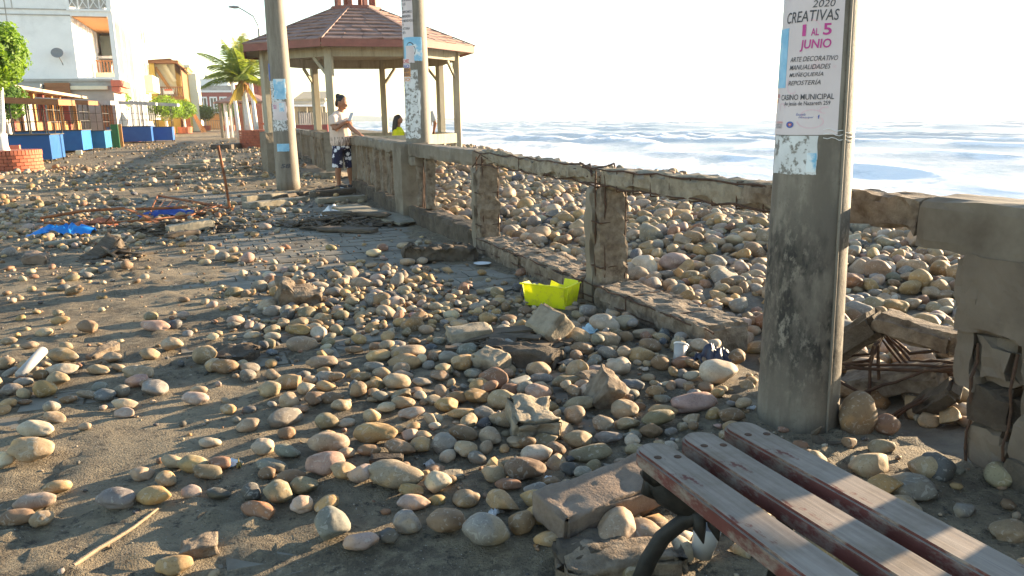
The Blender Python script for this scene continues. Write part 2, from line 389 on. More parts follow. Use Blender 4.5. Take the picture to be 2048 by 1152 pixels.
MT['grey_metal'] = M_flat('grey_steel', (.22, .22, .22), .5, .4); MT['dark_metal'] = M_flat('dark_steel', (.07, .065, .06), .6, .4)
MT['coral'] = M_flat('coral_paint', (.66, .18, .11), .7)
MT['blue1'] = M_surf('dark_blue_paint', (.008, .075, .24), (.012, .09, .28), 3, rough=.55, bump=.05); MT['blue2'] = M_surf('blue_paint', (.012, .12, .38), (.018, .15, .43), 3, rough=.55, bump=.05)
MT['teal'] = M_surf('teal_paint', (.015, .15, .28), (.025, .18, .32), 3, rough=.55, bump=.05); MT['green'] = M_flat('green_paint', (.04, .20, .08)); MT['blue3'] = M_surf('royal_blue_paint', (.010, .08, .30), (.014, .10, .34), 3, rough=.55, bump=.05)
MT['canopy'] = M_surf('canopy_sheet', (.42, .33, .23), (.52, .42, .30), 4, (.30, .24, .18), 2, .5, .66); MT['canopy_grey'] = M_surf('grey_sheet', (.34, .33, .31), (.42, .41, .39), 4)
MT['tarp'] = M_flat('blue_tarp', (.01, .20, .60), .45, .5, .25); MT['bluebag'] = M_flat('blue_plastic_bag', (.02, .06, .30), .45, .5, .3)
MT['white_plastic'] = M_flat('white_plastic', (.72, .72, .72), .4, .5); MT['palebag'] = M_flat('pale_blue_plastic', (.42, .62, .72), .35, .5, .2)
MT['navybag'] = M_flat('navy_plastic', (.03, .035, .07), .45, .5, .3); MT['pvc'] = M_flat('grey_pvc', (.33, .32, .31), .45, .5); MT['brickred'] = M_surf('broken_brick', (.36, .12, .07), (.42, .16, .09), 30, bump=.5)
def _crate():
    m, nt, b = _nt('yellow_plastic'); p = _pos(nt)
    col = _mix(nt, _ramp(nt, _noise(nt, p, 14, 6, .7), .50, .72), (.78, .78, .015), (.50, .46, .06))
    nt.links.new(col, b.inputs['Base Color']); b.inputs['Roughness'].default_value = .45; _spec(b, .4)
    t = nt.nodes.new('ShaderNodeBsdfTranslucent'); nt.links.new(col, t.inputs[0])
    mx = nt.nodes.new('ShaderNodeMixShader'); mx.inputs[0].default_value = .33
    nt.links.new(b.outputs[0], mx.inputs[1]); nt.links.new(t.outputs[0], mx.inputs[2])
    nt.links.new(mx.outputs[0], [n for n in nt.nodes if n.type == 'OUTPUT_MATERIAL'][0].inputs[0]); return m
MT['crate'] = _crate()
MT['skin'] = M_flat('skin', (.30, .135, .075), .55, .35, .15); MT['hair'] = M_flat('black_hair', (.012, .010, .010), .5, .4, .2)
def _shirt():
    m, nt, b = _nt('knit_tee'); p = _pos(nt, None, True)
    z = nt.nodes.new('ShaderNodeSeparateXYZ'); nt.links.new(p, z.inputs[0])
    low = _ramp(nt, z.outputs[2], .98, 1.26, (1, 1, 1, 1), (0, 0, 0, 1))
    st = _ramp(nt, _noise(nt, _pos(nt, (42, 42, 9), True), 1.0, 2, .5), .50, .56)
    col = _mix(nt, _mix(nt, 1.0, low, st, 'MULTIPLY'), (.62, .48, .40), (.24, .17, .14))
    nt.links.new(col, b.inputs['Base Color']); b.inputs['Roughness'].default_value = .9; _spec(b, .1)
    _bump(nt, b, _noise(nt, _pos(nt, (7, 7, 3), True), 1.5, 3, .5), .5, .02); return m
MT['shirt'] = _shirt()
def _floral():
    m, nt, b = _nt('floral_cotton'); p = _pos(nt, None, True)
    v = nt.nodes.new('ShaderNodeTexVoronoi'); v.inputs['Scale'].default_value = 10; nt.links.new(p, v.inputs['Vector'])
    n = _noise(nt, p, 26, 2, .5, 1.0)
    ad = nt.nodes.new('ShaderNodeMath'); ad.operation = 'ADD'; ml = nt.nodes.new('ShaderNodeMath'); ml.operation = 'MULTIPLY'; ml.inputs[1].default_value = .9
    nt.links.new(n, ml.inputs[0]); nt.links.new(v.outputs['Distance'], ad.inputs[0]); nt.links.new(ml.outputs[0], ad.inputs[1])
    col = _mix(nt, _ramp(nt, ad.outputs[0], .80, .85), (.70, .69, .74), (.012, .012, .045))
    nt.links.new(col, b.inputs['Base Color']); b.inputs['Roughness'].default_value = .85; return m
MT['floral'] = _floral()
MT['yellowcloth'] = M_flat('lime_jacket', (.62, .62, .01), .7, .2, .15); MT['greycloth'] = M_flat('grey_tee', (.42, .43, .43), .85, .15); MT['darkcloth'] = M_flat('dark_trousers', (.03, .03, .04), .8, .2)
MT['shoe'] = M_flat('black_shoe', (.015, .015, .018), .5, .4); MT['shoe_white'] = M_flat('white_sole', (.7, .7, .7), .6, .3); MT['phone'] = M_flat('phone_case', (.42, .42, .44), .3, .5)
MT['sandstone'] = M_surf('sandy_plaster', (.42, .36, .26), (.48, .41, .30), 2); MT['pale_cliff'] = M_surf('pale_cliff', (.66, .61, .52), (.72, .67, .58), .05, bump=0)
# ------------------------------------------------------------------ setting: ground, pavement, silt, beach, sea
rng = np.random.default_rng(11); random.seed(11)
# wide land sheet, reaching far behind the houses
land = MB()
pts = [RS(-14, -.02), RS(0, -.02), RS(10.85, -.02), RS(14, -.02), RS(40, -.02), RS(120, -.02), RS(400, -.02), Vector((-420, 900, 0)), Vector((-1500, 900, 0)), Vector((-1500, -40, 0)), Vector((-200, -40, 0)), Vector((8, -13.5, 0))]
land.add([(p.x, p.y, -.05) for p in pts], [tuple(range(len(pts)))])
tag(land.build('ground', MT['sand']), kind='structure')

# paved promenade: joint bed with pavers
prom = MB()
q = [RS(-4, -.03), RS(10.85, -.03), RS(30, -.03), RS(30, -11), RS(10.85, -11), RS(-4, -11)]
prom.add([(p.x, p.y, -.034) for p in q], [(0, 1, 4, 5), (1, 2, 3, 4)])
prom_o = tag(prom.build('promenade', MT['grout']), kind='structure')

def exposure_mask(s, v):
    """1 where the tiles lie bare, 0 under silt (s, v arrays)"""
    def blob(s0, v0, a, b, w=1.0): return w * np.exp(-(((s - s0) / a) ** 2 + ((v - v0) / b) ** 2))
    m = blob(8.6, -1.25, 2.3, .95, 1.25) + blob(11.0, -1.5, 2.6, 1.1, 1.0) + blob(6.4, -1.9, 1.2, .6, .6) + blob(3.1, -2.5, .6, .5, .40) + blob(2.6, -1.9, .5, .5, .40)
    m = m + blob(4.2, -1.15, .7, .35, .8) + blob(14.5, -3.2, 3.0, 1.6, .6) + blob(5.0, -3.6, .5, .6, .45)
    return m
def silt_h(x, y, s, v):
    P = np.stack([x, y, np.zeros_like(x)], -1)
    n = fbm(P * 1.1, 5, .55); f = fbm(P * 7.0 + 40, 4, .6)
    rip = np.sin((v * 1.0 + s * .18) * 22 + 3.0 * fbm(P * 1.5 + 9, 2)) * .0012
    g = np.maximum(fbm(P * 19 + 71, 3, .6), 0) ** 2 * .026 * np.clip(fbm(P * 1.7 + 5, 2) + .45, 0, 1)
    ri = np.floor(s / .225); js = np.abs((s / .225) - np.round(s / .225)) * .225; q_ = (-.16 - v - np.where(ri % 2 == 1, .135, 0)) / .27; jv = np.abs(q_ - np.round(q_)) * .27
    grv = np.maximum(np.exp(-(js / .013) ** 2), np.exp(-(jv / .013) ** 2)) * np.clip(.9 - .9 * n + .5 * fbm(P * 2.3 + 8, 2), 0, 1) * np.clip((9 - s) / 3, 0, 1)
    return .014 - .013 * grv + .015 * n + .008 * f + rip + g - .045 * exposure_mask(s, v)

# silt sheet
S = [-3.0]
while S[-1] < 60: S.append(S[-1] + (.022 + .0062 * max(0, S[-1])))
Vv = [-.12]
while Vv[-1] > -26: Vv.append(Vv[-1] - (.024 + .012 * abs(Vv[-1])))
S = np.array(S); Vv = np.array(Vv)
SS, VV = np.meshgrid(S, Vv, indexing='ij')
def rs_np(s, v):
    s = np.asarray(s, float); v = np.asarray(v, float)
    k = np.clip((s - S_K) / 2.0, 0, 1)
    x1, y1 = P1.x + U1.x * s + V1.x * v, P1.y + U1.y * s + V1.y * v
    nx, ny = V1.x * (1 - k) + V2.x * k, V1.y * (1 - k) + V2.y * k
    x2, y2 = PK.x + U2.x * (s - S_K) + nx * v, PK.y + U2.y * (s - S_K) + ny * v
    return np.where(s <= S_K, x1, x2), np.where(s <= S_K, y1, y2)
X, Y = rs_np(SS, VV); Z = silt_h(X, Y, SS, VV)
Z = np.where(SS > 20, np.maximum(Z, .002), Z)
Vt = np.stack([X, Y, Z], -1).reshape(-1, 3); a, b = SS.shape
idx = np.arange(a * b).reshape(a, b)
Fq = np.stack([idx[:-1, :-1], idx[:-1, 1:], idx[1:, 1:], idx[1:, :-1]], -1).reshape(-1, 4)
silt = link('silt', mesh_np('silt', Vt, Fq, True), MT['sand']); tag(silt, kind='structure')
def ground_z(x, y):
    s, v = sv(x, y)
    if v > -.1: return beach_z(np.array([s]), np.array([v]))[0]
    return max(0.0, float(silt_h(np.array([x]), np.array([y]), np.array([s]), np.array([v]))[0]))

# pavers in running bond along the railing
PW, PD = .27, .225
cand = []
for i in range(int(-2 / PD), int(20 / PD)):
    for j in range(0, int(9 / PW)):
        s0 = (i + .5) * PD; v0 = -.16 - (j + .5) * PW - (PW * .5 if i % 2 else 0)
        cand.append((s0, v0))
cs = np.array(cand); em = exposure_mask(cs[:, 0], cs[:, 1])
px_, vis = [], []
for (s0, v0), e in zip(cand, em):
    p = RS(s0, v0); u = proj(p); ok = -60 < u[0] < 2110 and 200 < u[1] < 1220
    vis.append((0 if not ok or e < .3 else 1.0 / max(u[2], .5), s0, v0, e))
def paver_mesh(seed):
    V, F = rough_box((PD - .007, PW - .007, .04), n=(3, 3, 1), amp=.0015, chip=.006, freq=20, seed=seed); return mesh_np('paver', V, F)
PM = [paver_mesh(k * 3.1) for k in range(6)]
vis.sort(reverse=True); single = vis[:300]; rest = [q for q in vis[300:] if q[3] > .12]
for _, s0, v0, e in single:
    o = link('paver', PM[random.randrange(6)], MT['paver'], prom_o, RS(s0, v0, -.024 + random.uniform(-.004, .004)), (random.uniform(-.012, .012), random.uniform(-.012, .012), rang(s0)))
mb = MB()
for _, s0, v0, e in rest: mb.box(RS(s0, v0, -.024 + random.uniform(-.003, .003)), (PD - .012, PW - .012, .04), rang(s0), bev=0)
tag(mb.build('far_pavers', MT['paver'], prom_o), kind='stuff')

# shingle beach: bank beside the promenade, falling to the water
SEA_Z = -1.5
def beach_z(s, v):
    P = np.stack([s, v, np.zeros_like(s)], -1)
    bank = -.02 + .10 * np.clip(v / 2.5, 0, 1) + .07 * fbm(P * .55, 3) * np.clip(v / 1.0, .15, 1)
    crest = 5.4 + .5 * np.sin(s * .5) + np.clip((s - 22) * .12, 0, 6)
    drop = np.clip(v - crest, 0, 200)
    hole = .16 * np.exp(-(((s - 3.9) / .6) ** 2 + ((v - .0) / .35) ** 2))
    return bank - drop * .30 - np.where(drop > 0, .06, 0) * np.clip(drop * 3, 0, 1) - hole
S2 = np.concatenate([np.arange(-6, 30, .14), np.arange(30, 420, 3.0)]); V2_ = np.concatenate([np.arange(-.12, 8, .12), np.arange(8, 26, 1.0)])
A, B = np.meshgrid(S2, V2_, indexing='ij'); X, Y = rs_np(A, B); Z = np.maximum(beach_z(A, B), SEA_Z - 1.5)
idx = np.arange(A.size).reshape(A.shape)
Fq = np.stack([idx[:-1, :-1], idx[1:, :-1], idx[1:, 1:], idx[:-1, 1:]], -1).reshape(-1, 4)
tag(link('beach', mesh_np('beach', np.stack([X, Y, Z], -1).reshape(-1, 3), Fq, True), MT['gravel']), kind='structure')

# sea: swell lines running with the shore
def _sea():
    m, nt, b = _nt('sea_water')
    at_ = nt.nodes.new('ShaderNodeAttribute'); at_.attribute_name = 'foam'
    p = _pos(nt, (.55, .25, 1)); fo = _ramp(nt, _noise(nt, p, .9, 8, .72), .30, .56)
    f = _mix(nt, 1.0, at_.outputs['Color'], fo, 'MULTIPLY')
    f2 = _ramp(nt, f, .12, .40)
    nt.links.new(_mix(nt, f2, (.36, .395, .415), (.84, .84, .84)), b.inputs['Base Color'])
    nt.links.new(_ramp(nt, f2, 0, 1, (.42, .42, .42, 1), (.8, .8, .8, 1)), b.inputs['Roughness']); _spec(b, .3)
    _bump(nt, b, _noise(nt, _pos(nt, (1.2, .5, 1)), 1.6, 6, .65), .45, .12); return m
sS = [-300.0]
sS = np.concatenate([-np.geomspace(6, 6000, 60)[::-1], np.linspace(-5, 60, 130), np.geomspace(61, 9000, 110)])
sV = np.concatenate([np.arange(5, 130, .42), np.geomspace(131, 12000, 90)])
A, B = np.meshgrid(sS, sV, indexing='ij')
X = P1.x + U2.x * A + V2.x * B; Y = P1.y + U2.y * A + V2.y * B
P = np.stack([A * .028, B * .028, np.zeros_like(A)], -1); P2 = np.stack([A * .11, B * .11, np.ones_like(A)], -1)
ph = B / 8.6 + 1.1 * fbm(P, 3) + .22 * fbm(P2, 2)
fr = ph - np.floor(ph); ridge = np.where(fr < .75, (fr / .75) ** 2.2, ((1 - fr) / .25) ** 1.3)
amp = .46 * np.clip((B - 9) / 22, 0.04, 1) * np.clip(1.15 + .9 * fbm(P * 1.3 + 7, 2), .25, 1.6) * np.where(B > 150, np.clip(200 / B, .06, 1), 1)
Z = SEA_Z + ridge * amp + .03 * fbm(P2 * 2.2, 2)
foam = np.clip((ridge - .50) * 1.7, 0, 1) * np.clip(.65 + .9 * fbm(P * 1.9 + 3, 3), 0, 1.2) + np.clip((24 - B) / 9, 0, .95) + .25 * np.clip((60 - B) / 30, 0, 1)
foam = np.clip(foam, 0, 1) * np.where(B > 170, np.clip(1.6 - B / 300, 0.1, 1), 1)
idx = np.arange(A.size).reshape(A.shape)
Fq = np.stack([idx[:-1, :-1], idx[1:, :-1], idx[1:, 1:], idx[:-1, 1:]], -1).reshape(-1, 4)
sea_me = mesh_np('sea', np.stack([X, Y, Z], -1).reshape(-1, 3), Fq, True)
ca = sea_me.color_attributes.new('foam', 'FLOAT_COLOR', 'POINT'); fv = foam.ravel()
ca.data.foreach_set('color', np.stack([fv, fv, fv, np.ones_like(fv)], -1).astype(np.float32).ravel())
tag(link('sea', sea_me, _sea()), kind='structure')
# low headland on the horizon
hl = MB(); base = [at(x, 250, 900) for x in (560, 620, 680, 740, 800, 860, 915)]; hts = [9, 8, 6, 4.5, 2.6, 1.2, .3]
Vh = []
for p, h in zip(base, hts): Vh += [(p.x, p.y, -2), (p.x, p.y, h), (p.x - 60, p.y + 160, h * 1.1), (p.x - 60, p.y + 200, -2)]
Fh = []
for i in range(len(base) - 1):
    for k in range(3): Fh.append((i * 4 + k, (i + 1) * 4 + k, (i + 1) * 4 + k + 1, i * 4 + k + 1))
hl.add(Vh, Fh); tag(hl.build('headland', MT['pale_cliff']), kind='structure')
# ------------------------------------------------------------------ cobbles
PAL = {'tan': (.33, .255, .165), 'ochre': (.34, .235, .115), 'brown': (.22, .15, .09), 'grey': (.235, .215, .185), 'pale': (.43, .37, .275), 'pinkish': (.37, .285, .225), 'greenish grey': (.19, .19, .15), 'dark grey': (.095, .09, .085), 'reddish brown': (.25, .14, .085), 'olive': (.235, .195, .12), 'bluish grey': (.13, .138, .148), 'pink': (.38, .255, .205)}
PK_ = list(PAL); PWt = np.array([33, 16, 12, 12, 13, 6, 2.5, 2.5, 4, 8, 1.2, 1]); PWt = PWt / PWt.sum()
def ico(sub):
    bm = bmesh.new(); bmesh.ops.create_icosphere(bm, subdivisions=sub, radius=1.0); bm.verts.index_update()
    V = np.array([v.co[:] for v in bm.verts]); F = np.array([[v.index for v in f.verts] for f in bm.faces]); bm.free(); return V, F
ICO = {k: ico(k) for k in (1, 2, 3, 4)}
def stone_shape(sub, seed):
    V, F = ICO[sub]; d = V / np.linalg.norm(V, axis=1)[:, None]
    ang = (seed * .37) % 1.0
    r = 1 + .20 * vnoise(d * 1.15 + seed * 7.3) + .075 * vnoise(d * 2.3 + seed * 3.1) + .018 * vnoise(d * 6 + seed)
    P = d * r[:, None]
    rough = int(seed) % 5 == 0
    for k in range(9 if rough else (3 if ang > .45 else 1)):               # worn facets, some stones broken
        a = np.array([math.sin(seed * 9 + k * 2.13), math.cos(seed * 5 + k * 1.3), math.sin(seed * 3 + k)]); a /= np.linalg.norm(a)
        h = (.60 if rough else .72) + .1 * math.sin(seed * 11 + k); t = P @ a; P = P - np.maximum(t - h, 0)[:, None] * a * (.93 if rough else .72)
    P /= np.abs(P).max(0)
    return P, F
NSH = 22
SH = {k: [stone_shape(k, i + 1.0) for i in range(NSH)] for k in (1, 2, 3, 4)}
SM = [mesh_np('cobble', *SH[4][i], True) for i in range(NSH)]
for me in SM: me.materials.append(MT['cobble'])

stones = []      # dict: x,y,z (centre), a,b,c half sizes, rz, tilt, col name, rgb, shape
class HG:
    def __init__(s, c=.3): s.c = c; s.d = {}
    def near(s, x, y):
        i, j = int(math.floor(x / s.c)), int(math.floor(y / s.c))
        for a in (-1, 0, 1):
            for b in (-1, 0, 1):
                yield from s.d.get((i + a, j + b), ())
    def put(s, st): s.d.setdefault((int(math.floor(st['x'] / s.c)), int(math.floor(st['y'] / s.c))), []).append(st)
HGR = HG()
def mkst(x, y, a, b, c, col=None, zbase=None, shape=None, rz=None, tilt=.15, sink=.18, hand=None):
    col = col or str(rng.choice(PK_, p=PWt)); rgb = np.array(PAL[col]) * rng.uniform(.84, 1.16) * np.array([1.01, rng.uniform(.955, 1.01), rng.uniform(.90, 1.06)])
    zb = ground_z(x, y) if zbase is None else zbase
    st = dict(x=x, y=y, z=zb + c * (1 - sink * 2) , a=a, b=b, c=c, rz=rng.uniform(0, 6.28) if rz is None else rz, tx=rng.normal(0, tilt), ty=rng.normal(0, tilt), col=col, rgb=rgb, shape=int(rng.integers(NSH)) if shape is None else shape, hand=hand)
    stones.append(st); HGR.put(st); return st
# measured stones: px, py (image centre, measured on the photograph), width px, aspect (height/width seen), colour
HAND = """68 917 82 .62 tan;11 927 40 .8 pale;74 867 72 .5 pale;74 1015 76 .5 pinkish;118 989 52 .55 ochre;38 1049 68 .5 brown;87 1052 46 .75 tan;238 1015 75 .6 grey;309 1010 82 .5 ochre;336 975 45 .75 tan;287 958 42 .75 tan;350 940 58 .5 tan;391 945 60 .6 olive;420 963 54 .6 olive;444 945 42 .75 reddish brown;385 1000 38 .7 pinkish;440 999 48 .5 dark grey;506 996 45 .85 dark grey;530 912 42 .9 pale;536 960 34 .8 brown;519 1032 72 .5 reddish brown;350 1137 70 .55 ochre;172 865 24 .7 tan;545 945 62 .5 greenish grey;
666 1061 70 1 greenish grey;721 1092 72 .5 pinkish;778 1080 38 .75 dark grey;815 1046 60 .85 grey;892 1051 74 .72 brown;971 1074 98 .7 grey;1042 1056 54 1 brown;826 1011 68 .5 pinkish;823 990 50 .55 ochre;792 964 108 .5 olive;876 974 54 .85 pale;724 967 58 .65 pinkish;690 961 48 .8 tan;652 946 76 .62 pink;611 983 54 .7 olive;558 999 60 .8 olive;606 1019 44 .85 pinkish;585 966 52 .65 brown;658 903 84 .6 tan;752 882 86 .5 ochre;800 906 60 .6 brown;842 896 42 .8 tan;890 890 54 .9 grey;981 877 48 .85 tan;929 870 60 .55 brown;655 854 50 .72 olive;574 880 36 .75 brown;577 922 52 .55 greenish grey;739 917 46 .5 brown;695 924 34 .7 tan;932 907 46 .7 tan;955 919 42 .65 grey;990 953 50 .75 tan;1050 945 80 .6 brown;1071 914 62 .6 pale;1016 975 52 .5 reddish brown;1076 1006 66 .6 ochre;1071 987 50 .6 grey;1118 987 38 .8 brown;745 844 34 .9 tan;774 828 38 .6 pale;823 841 52 .4 pinkish;807 819 46 .6 tan;894 815 48 .65 ochre;923 833 54 .45 ochre;1004 804 54 .8 tan;952 795 52 .55 ochre;917 798 46 .6 brown;1075 791 50 .8 pink;968 832 40 .65 grey;1084 814 68 .4 ochre;581 814 44 .85 tan;629 814 34 .85 brown;600 830 36 .5 brown;542 794 42 .8 tan;
1436 758 74 .72 pale;1386 812 88 .5 pink;1237 741 52 .75 pale;1249 823 52 .8 tan;1461 842 48 .7 brown;1315 847 68 .5 olive;1325 826 58 .4 ochre;1157 880 58 .65 tan;1217 877 54 .5 grey;1303 863 44 .75 brown;1148 833 42 1 tan;1159 809 62 .5 tan;1134 766 64 .5 olive;1082 760 46 .5 grey;1077 741 50 .75 tan;1218 712 44 .65 grey;1165 705 46 .6 brown;1289 672 46 .55 tan;1252 684 30 1 brown;898 722 44 .65 grey;1110 905 40 .8 brown;1180 914 84 .4 olive;1140 945 40 .7 dark grey;1165 955 36 .7 grey;1235 955 52 .7 grey;1195 1003 50 .55 brown;1270 905 46 .6 tan;1045 860 40 .8 brown;1205 850 40 .8 tan;1280 930 56 .6 brown;1262 775 50 .6 bluish grey;1310 790 36 .7 ochre;1190 745 36 .6 grey;1105 712 52 .5 tan;1300 700 42 .8 brown;1320 735 36 1 brown;1470 725 40 .8 brown;1420 700 44 .6 dark grey;
91 780 46 .85 ochre;128 719 62 .5 olive;127 746 58 .5 pale;117 764 44 .7 tan;13 736 36 .8 tan;177 662 42 .65 brown;122 644 35 .55 ochre;310 657 58 .42 pink;304 637 28 .8 olive;344 693 46 .65 tan;301 711 36 .75 tan;227 722 44 .5 tan;198 742 46 .42 tan;238 737 32 .45 tan;280 749 64 .5 tan;277 765 44 .65 pink;301 770 40 .55 brown;211 792 40 .65 bluish grey;177 790 40 .45 tan;245 784 32 .9 grey;139 801 34 .5 brown;105 823 30 .95 grey;112 842 42 .55 tan;251 812 48 .5 pale;251 835 40 .55 pinkish;409 715 46 .9 tan;434 734 44 .7 tan;450 741 54 .6 brown;500 739 38 .6 grey;391 806 52 .55 pinkish;399 789 32 .6 tan;458 829 34 .65 tan;540 793 40 .75 tan;18 808 32 .65 ochre;50 805 26 .5 brown;24 786 42 .6 grey;148 585 40 .5 brown;50 770 40 .5 grey;20 690 30 .5 tan;60 700 34 .5 tan;
725 570 44 .6 tan;669 552 28 .7 tan;636 574 44 .5 pale;902 632 34 .65 pale;706 605 30 .7 tan;545 675 34 .6 pale;598 647 38 .6 tan;597 666 52 .35 ochre;697 666 30 .7 greenish grey;719 680 32 .7 ochre;758 696 42 .5 brown;709 702 36 .4 brown;644 727 60 .5 tan;648 742 26 .65 ochre;691 733 24 .7 tan;750 739 40 .55 grey;766 752 38 .75 tan;803 741 34 .9 tan;723 761 42 .5 olive;794 774 54 .65 tan;844 772 40 .5 grey;577 777 62 .55 ochre;622 771 26 .85 tan;670 767 42 .5 brown;651 763 40 .65 grey;933 611 22 .8 tan;953 619 30 .65 grey;989 611 24 .75 brown;1036 603 20 .7 tan;816 526 30 .6 tan;830 560 26 .6 tan;748 508 30 .6 pale;766 497 22 .7 reddish brown;810 494 34 .5 tan;742 532 22 .6 tan"""
SRIGHT = Vector((1, 0, 0))
for ln in HAND.replace('\n', '').split(';'):
    t = ln.split(); px, py, w, asp = map(float, t[:4]); col = ' '.join(t[4:])
    g = G(px, py + w * asp * .30); dep = proj((g.x, g.y, .03))[2]; L = w / FPX * dep * 1.08
    dip = math.atan2(CAM_H, g.y)                       # viewing angle: seen height mixes depth and height
    c = L * .5 * min(.9, max(.38, asp * .86)); b = L * .5 * min(1.0, max(.55, asp * 1.15))
    mkst(g.x, g.y, L * .5, b, c, col, zbase=None, shape=int(rng.choice([q for q in range(NSH) if (q + 1) % 5])), rz=rng.uniform(-.3, .3), tilt=.10, sink=.05, hand=(px, py))
# scattered and piled stones; densities follow what lies where on the promenade
BL = [(1000, 800, 330, 120, 1.0), (1200, 930, 160, 110, 1.0), (1330, 800, 150, 110, .42), (1270, 690, 190, 50, .5), (690, 600, 190, 60, 1.0), (840, 640, 120, 40, .7), (480, 650, 120, 70, .38), (60, 740, 90, 60, .7), (250, 430, 300, 28, 1.1), (120, 400, 220, 34, 1.1), (330, 350, 330, 24, 1.0), (150, 460, 260, 30, .5), (520, 330, 150, 25, .6), (430, 300, 180, 12, .6), (220, 510, 330, 40, .30), (150, 620, 260, 60, .20), (420, 760, 330, 70, .08), (950, 610, 110, 30, .45), (590, 460, 120, 40, .5), (150, 360, 240, 20, .6), (1080, 560, 60, 30, .15), (1450, 640, 90, 40, .25), (1440, 900, 150, 60, .45), (1330, 1090, 150, 60, .8), (640, 520, 120, 40, .35), (880, 930, 200, 60, .22)]
def dens(px, py):
    d = 0.012
    for x, y, a, b, w in BL: d += w * math.exp(-((px - x) / a) ** 2 - ((py - y) / b) ** 2)
    return min(d, 1.0)
def size_pick(): return float(np.clip(rng.lognormal(math.log(.043), .42), .018, .10))
def try_add(x, y, L, pile, smax=.16):
    b = L * rng.uniform(.62, .92); c = L * rng.uniform(.42, .72); top = None
    for o in HGR.near(x, y):
        d = math.hypot(o['x'] - x, o['y'] - y); lim = (L + o['a'] + b + o['b']) * .5
        if o.get('hand') and d < lim * .92: return False
        if d < lim * .55: return False
        if d < lim * .88:
            if rng.random() > pile: return False
            top = max(top or 0, o['z'] + o['c'] * .25 - c * .3)
    gz = ground_z(x, y)
    if top is not None and top > gz + smax: return False
    mkst(x, y, L, b, c, None, zbase=gz if top is None else max(gz, top), tilt=.15 if top is None else .3, sink=rng.uniform(.10, .34))
    return True
def em_s(s, v):
    return 1.3 * math.exp(-((s - 9.2) / 1.7) ** 2 - ((v + 1.1) / .8) ** 2) + math.exp(-((s - 11.5) / 2.2) ** 2 - ((v + 1.3) / 1.0) ** 2)
_ck = np.random.default_rng(4).random((64, 64))
def clump(x, y):
    q = 0
    for k, (f, a) in enumerate(((1.1, .6), (2.7, .4))):
        X, Y = x * f + 3.7 * k, y * f + 1.9 * k; i, j = math.floor(X), math.floor(Y); fx, fy = X - i, Y - j
        fx, fy = fx * fx * (3 - 2 * fx), fy * fy * (3 - 2 * fy); g = lambda m, n: _ck[m % 64, n % 64]
        q += a * ((g(i, j) * (1 - fx) + g(i + 1, j) * fx) * (1 - fy) + (g(i, j + 1) * (1 - fx) + g(i + 1, j + 1) * fx) * fy)
    return float(np.clip((q - .30) * 4.5, .12, 1.7))
# near zone
for it in range(24000):
    s_, v_ = rng.uniform(-.5, 14), rng.uniform(-7.5, -.18); p = RS(s_, v_); u = proj(p)
    if not (-150 < u[0] < 2250 and u[1] < 1300): continue
    if 1510 < u[0] < 1690 and 800 < u[1] < 900: continue
    d = dens(u[0], u[1]) * clump(p.x, p.y)
    if u[1] < 640: d *= math.exp(-2.2 * em_s(s_, v_))
    if rng.random() > d: continue
    try_add(p.x, p.y, size_pick() * (1.0 if s_ < 5.5 else .8), min(1, d) * .8)
for it in range(7000):
    s_, v_ = rng.uniform(1.6, 6.2), rng.uniform(-2.9, -.2); p = RS(s_, v_); u = proj(p)
    if 1500 < u[0] < 1700 and 760 < u[1] < 900: continue
    w_ = math.exp(-((u[0] - 1090) / 300) ** 2 - ((u[1] - 830) / 120) ** 2) + math.exp(-((u[0] - 1200) / 130) ** 2 - ((u[1] - 940) / 90) ** 2) + .55 * math.exp(-((u[0] - 1380) / 170) ** 2 - ((u[1] - 720) / 60) ** 2) + .5 * math.exp(-((u[0] - 1350) / 130) ** 2 - ((u[1] - 1110) / 50) ** 2) + (.12 if u[0] > 1500 and u[1] > 900 else 0)
    if rng.random() > w_: continue
    try_add(p.x, p.y, size_pick() * 1.25, min(1, w_) * .9, .20)
for it in range(5000):                                   # the central drift
    s_, v_ = rng.uniform(5.2, 8.6), rng.uniform(-3.6, -.8); p = RS(s_, v_); u = proj(p)
    w_ = math.exp(-((u[0] - 700) / 130) ** 2 - ((u[1] - 600) / 42) ** 2) + .8 * math.exp(-((u[0] - 620) / 110) ** 2 - ((u[1] - 650) / 40) ** 2) + .7 * math.exp(-((u[0] - 820) / 90) ** 2 - ((u[1] - 640) / 28) ** 2) + .5 * math.exp(-((u[0] - 940) / 70) ** 2 - ((u[1] - 610) / 22) ** 2)
    if rng.random() > w_: continue
    try_add(p.x, p.y, size_pick() * .95, min(1, w_) * .7, .12)
# far zone
for it in range(13000):
    s_ = 13 + 44 * rng.random() ** 1.4; v_ = rng.uniform(-17, -.18); p = RS(s_, v_); u = proj(p)
    if not (-150 < u[0] < 1100): continue
    d = dens(u[0], u[1]) * clump(p.x * .5, p.y * .5)
    if rng.random() > d: continue
    try_add(p.x, p.y, size_pick() * rng.uniform(.8, 1.3), min(1, d) * .6)
# small gravel in among them
small = []
for it in range(15000):
    s_, v_ = -.3 + 12.3 * rng.random() ** 1.3, rng.uniform(-7.5, -.15); p = RS(s_, v_); u = proj(p)
    if not (-100 < u[0] < 2150 and u[1] < 1250): continue
    if rng.random() > dens(u[0], u[1]) * .6 + .16 + .25 * math.exp(-(v_ / .5) ** 2): continue
    L = float(np.clip(rng.lognormal(math.log(.0085), .55), .003, .028)); small.append((p.x, p.y, L))
n_prom = len(stones)
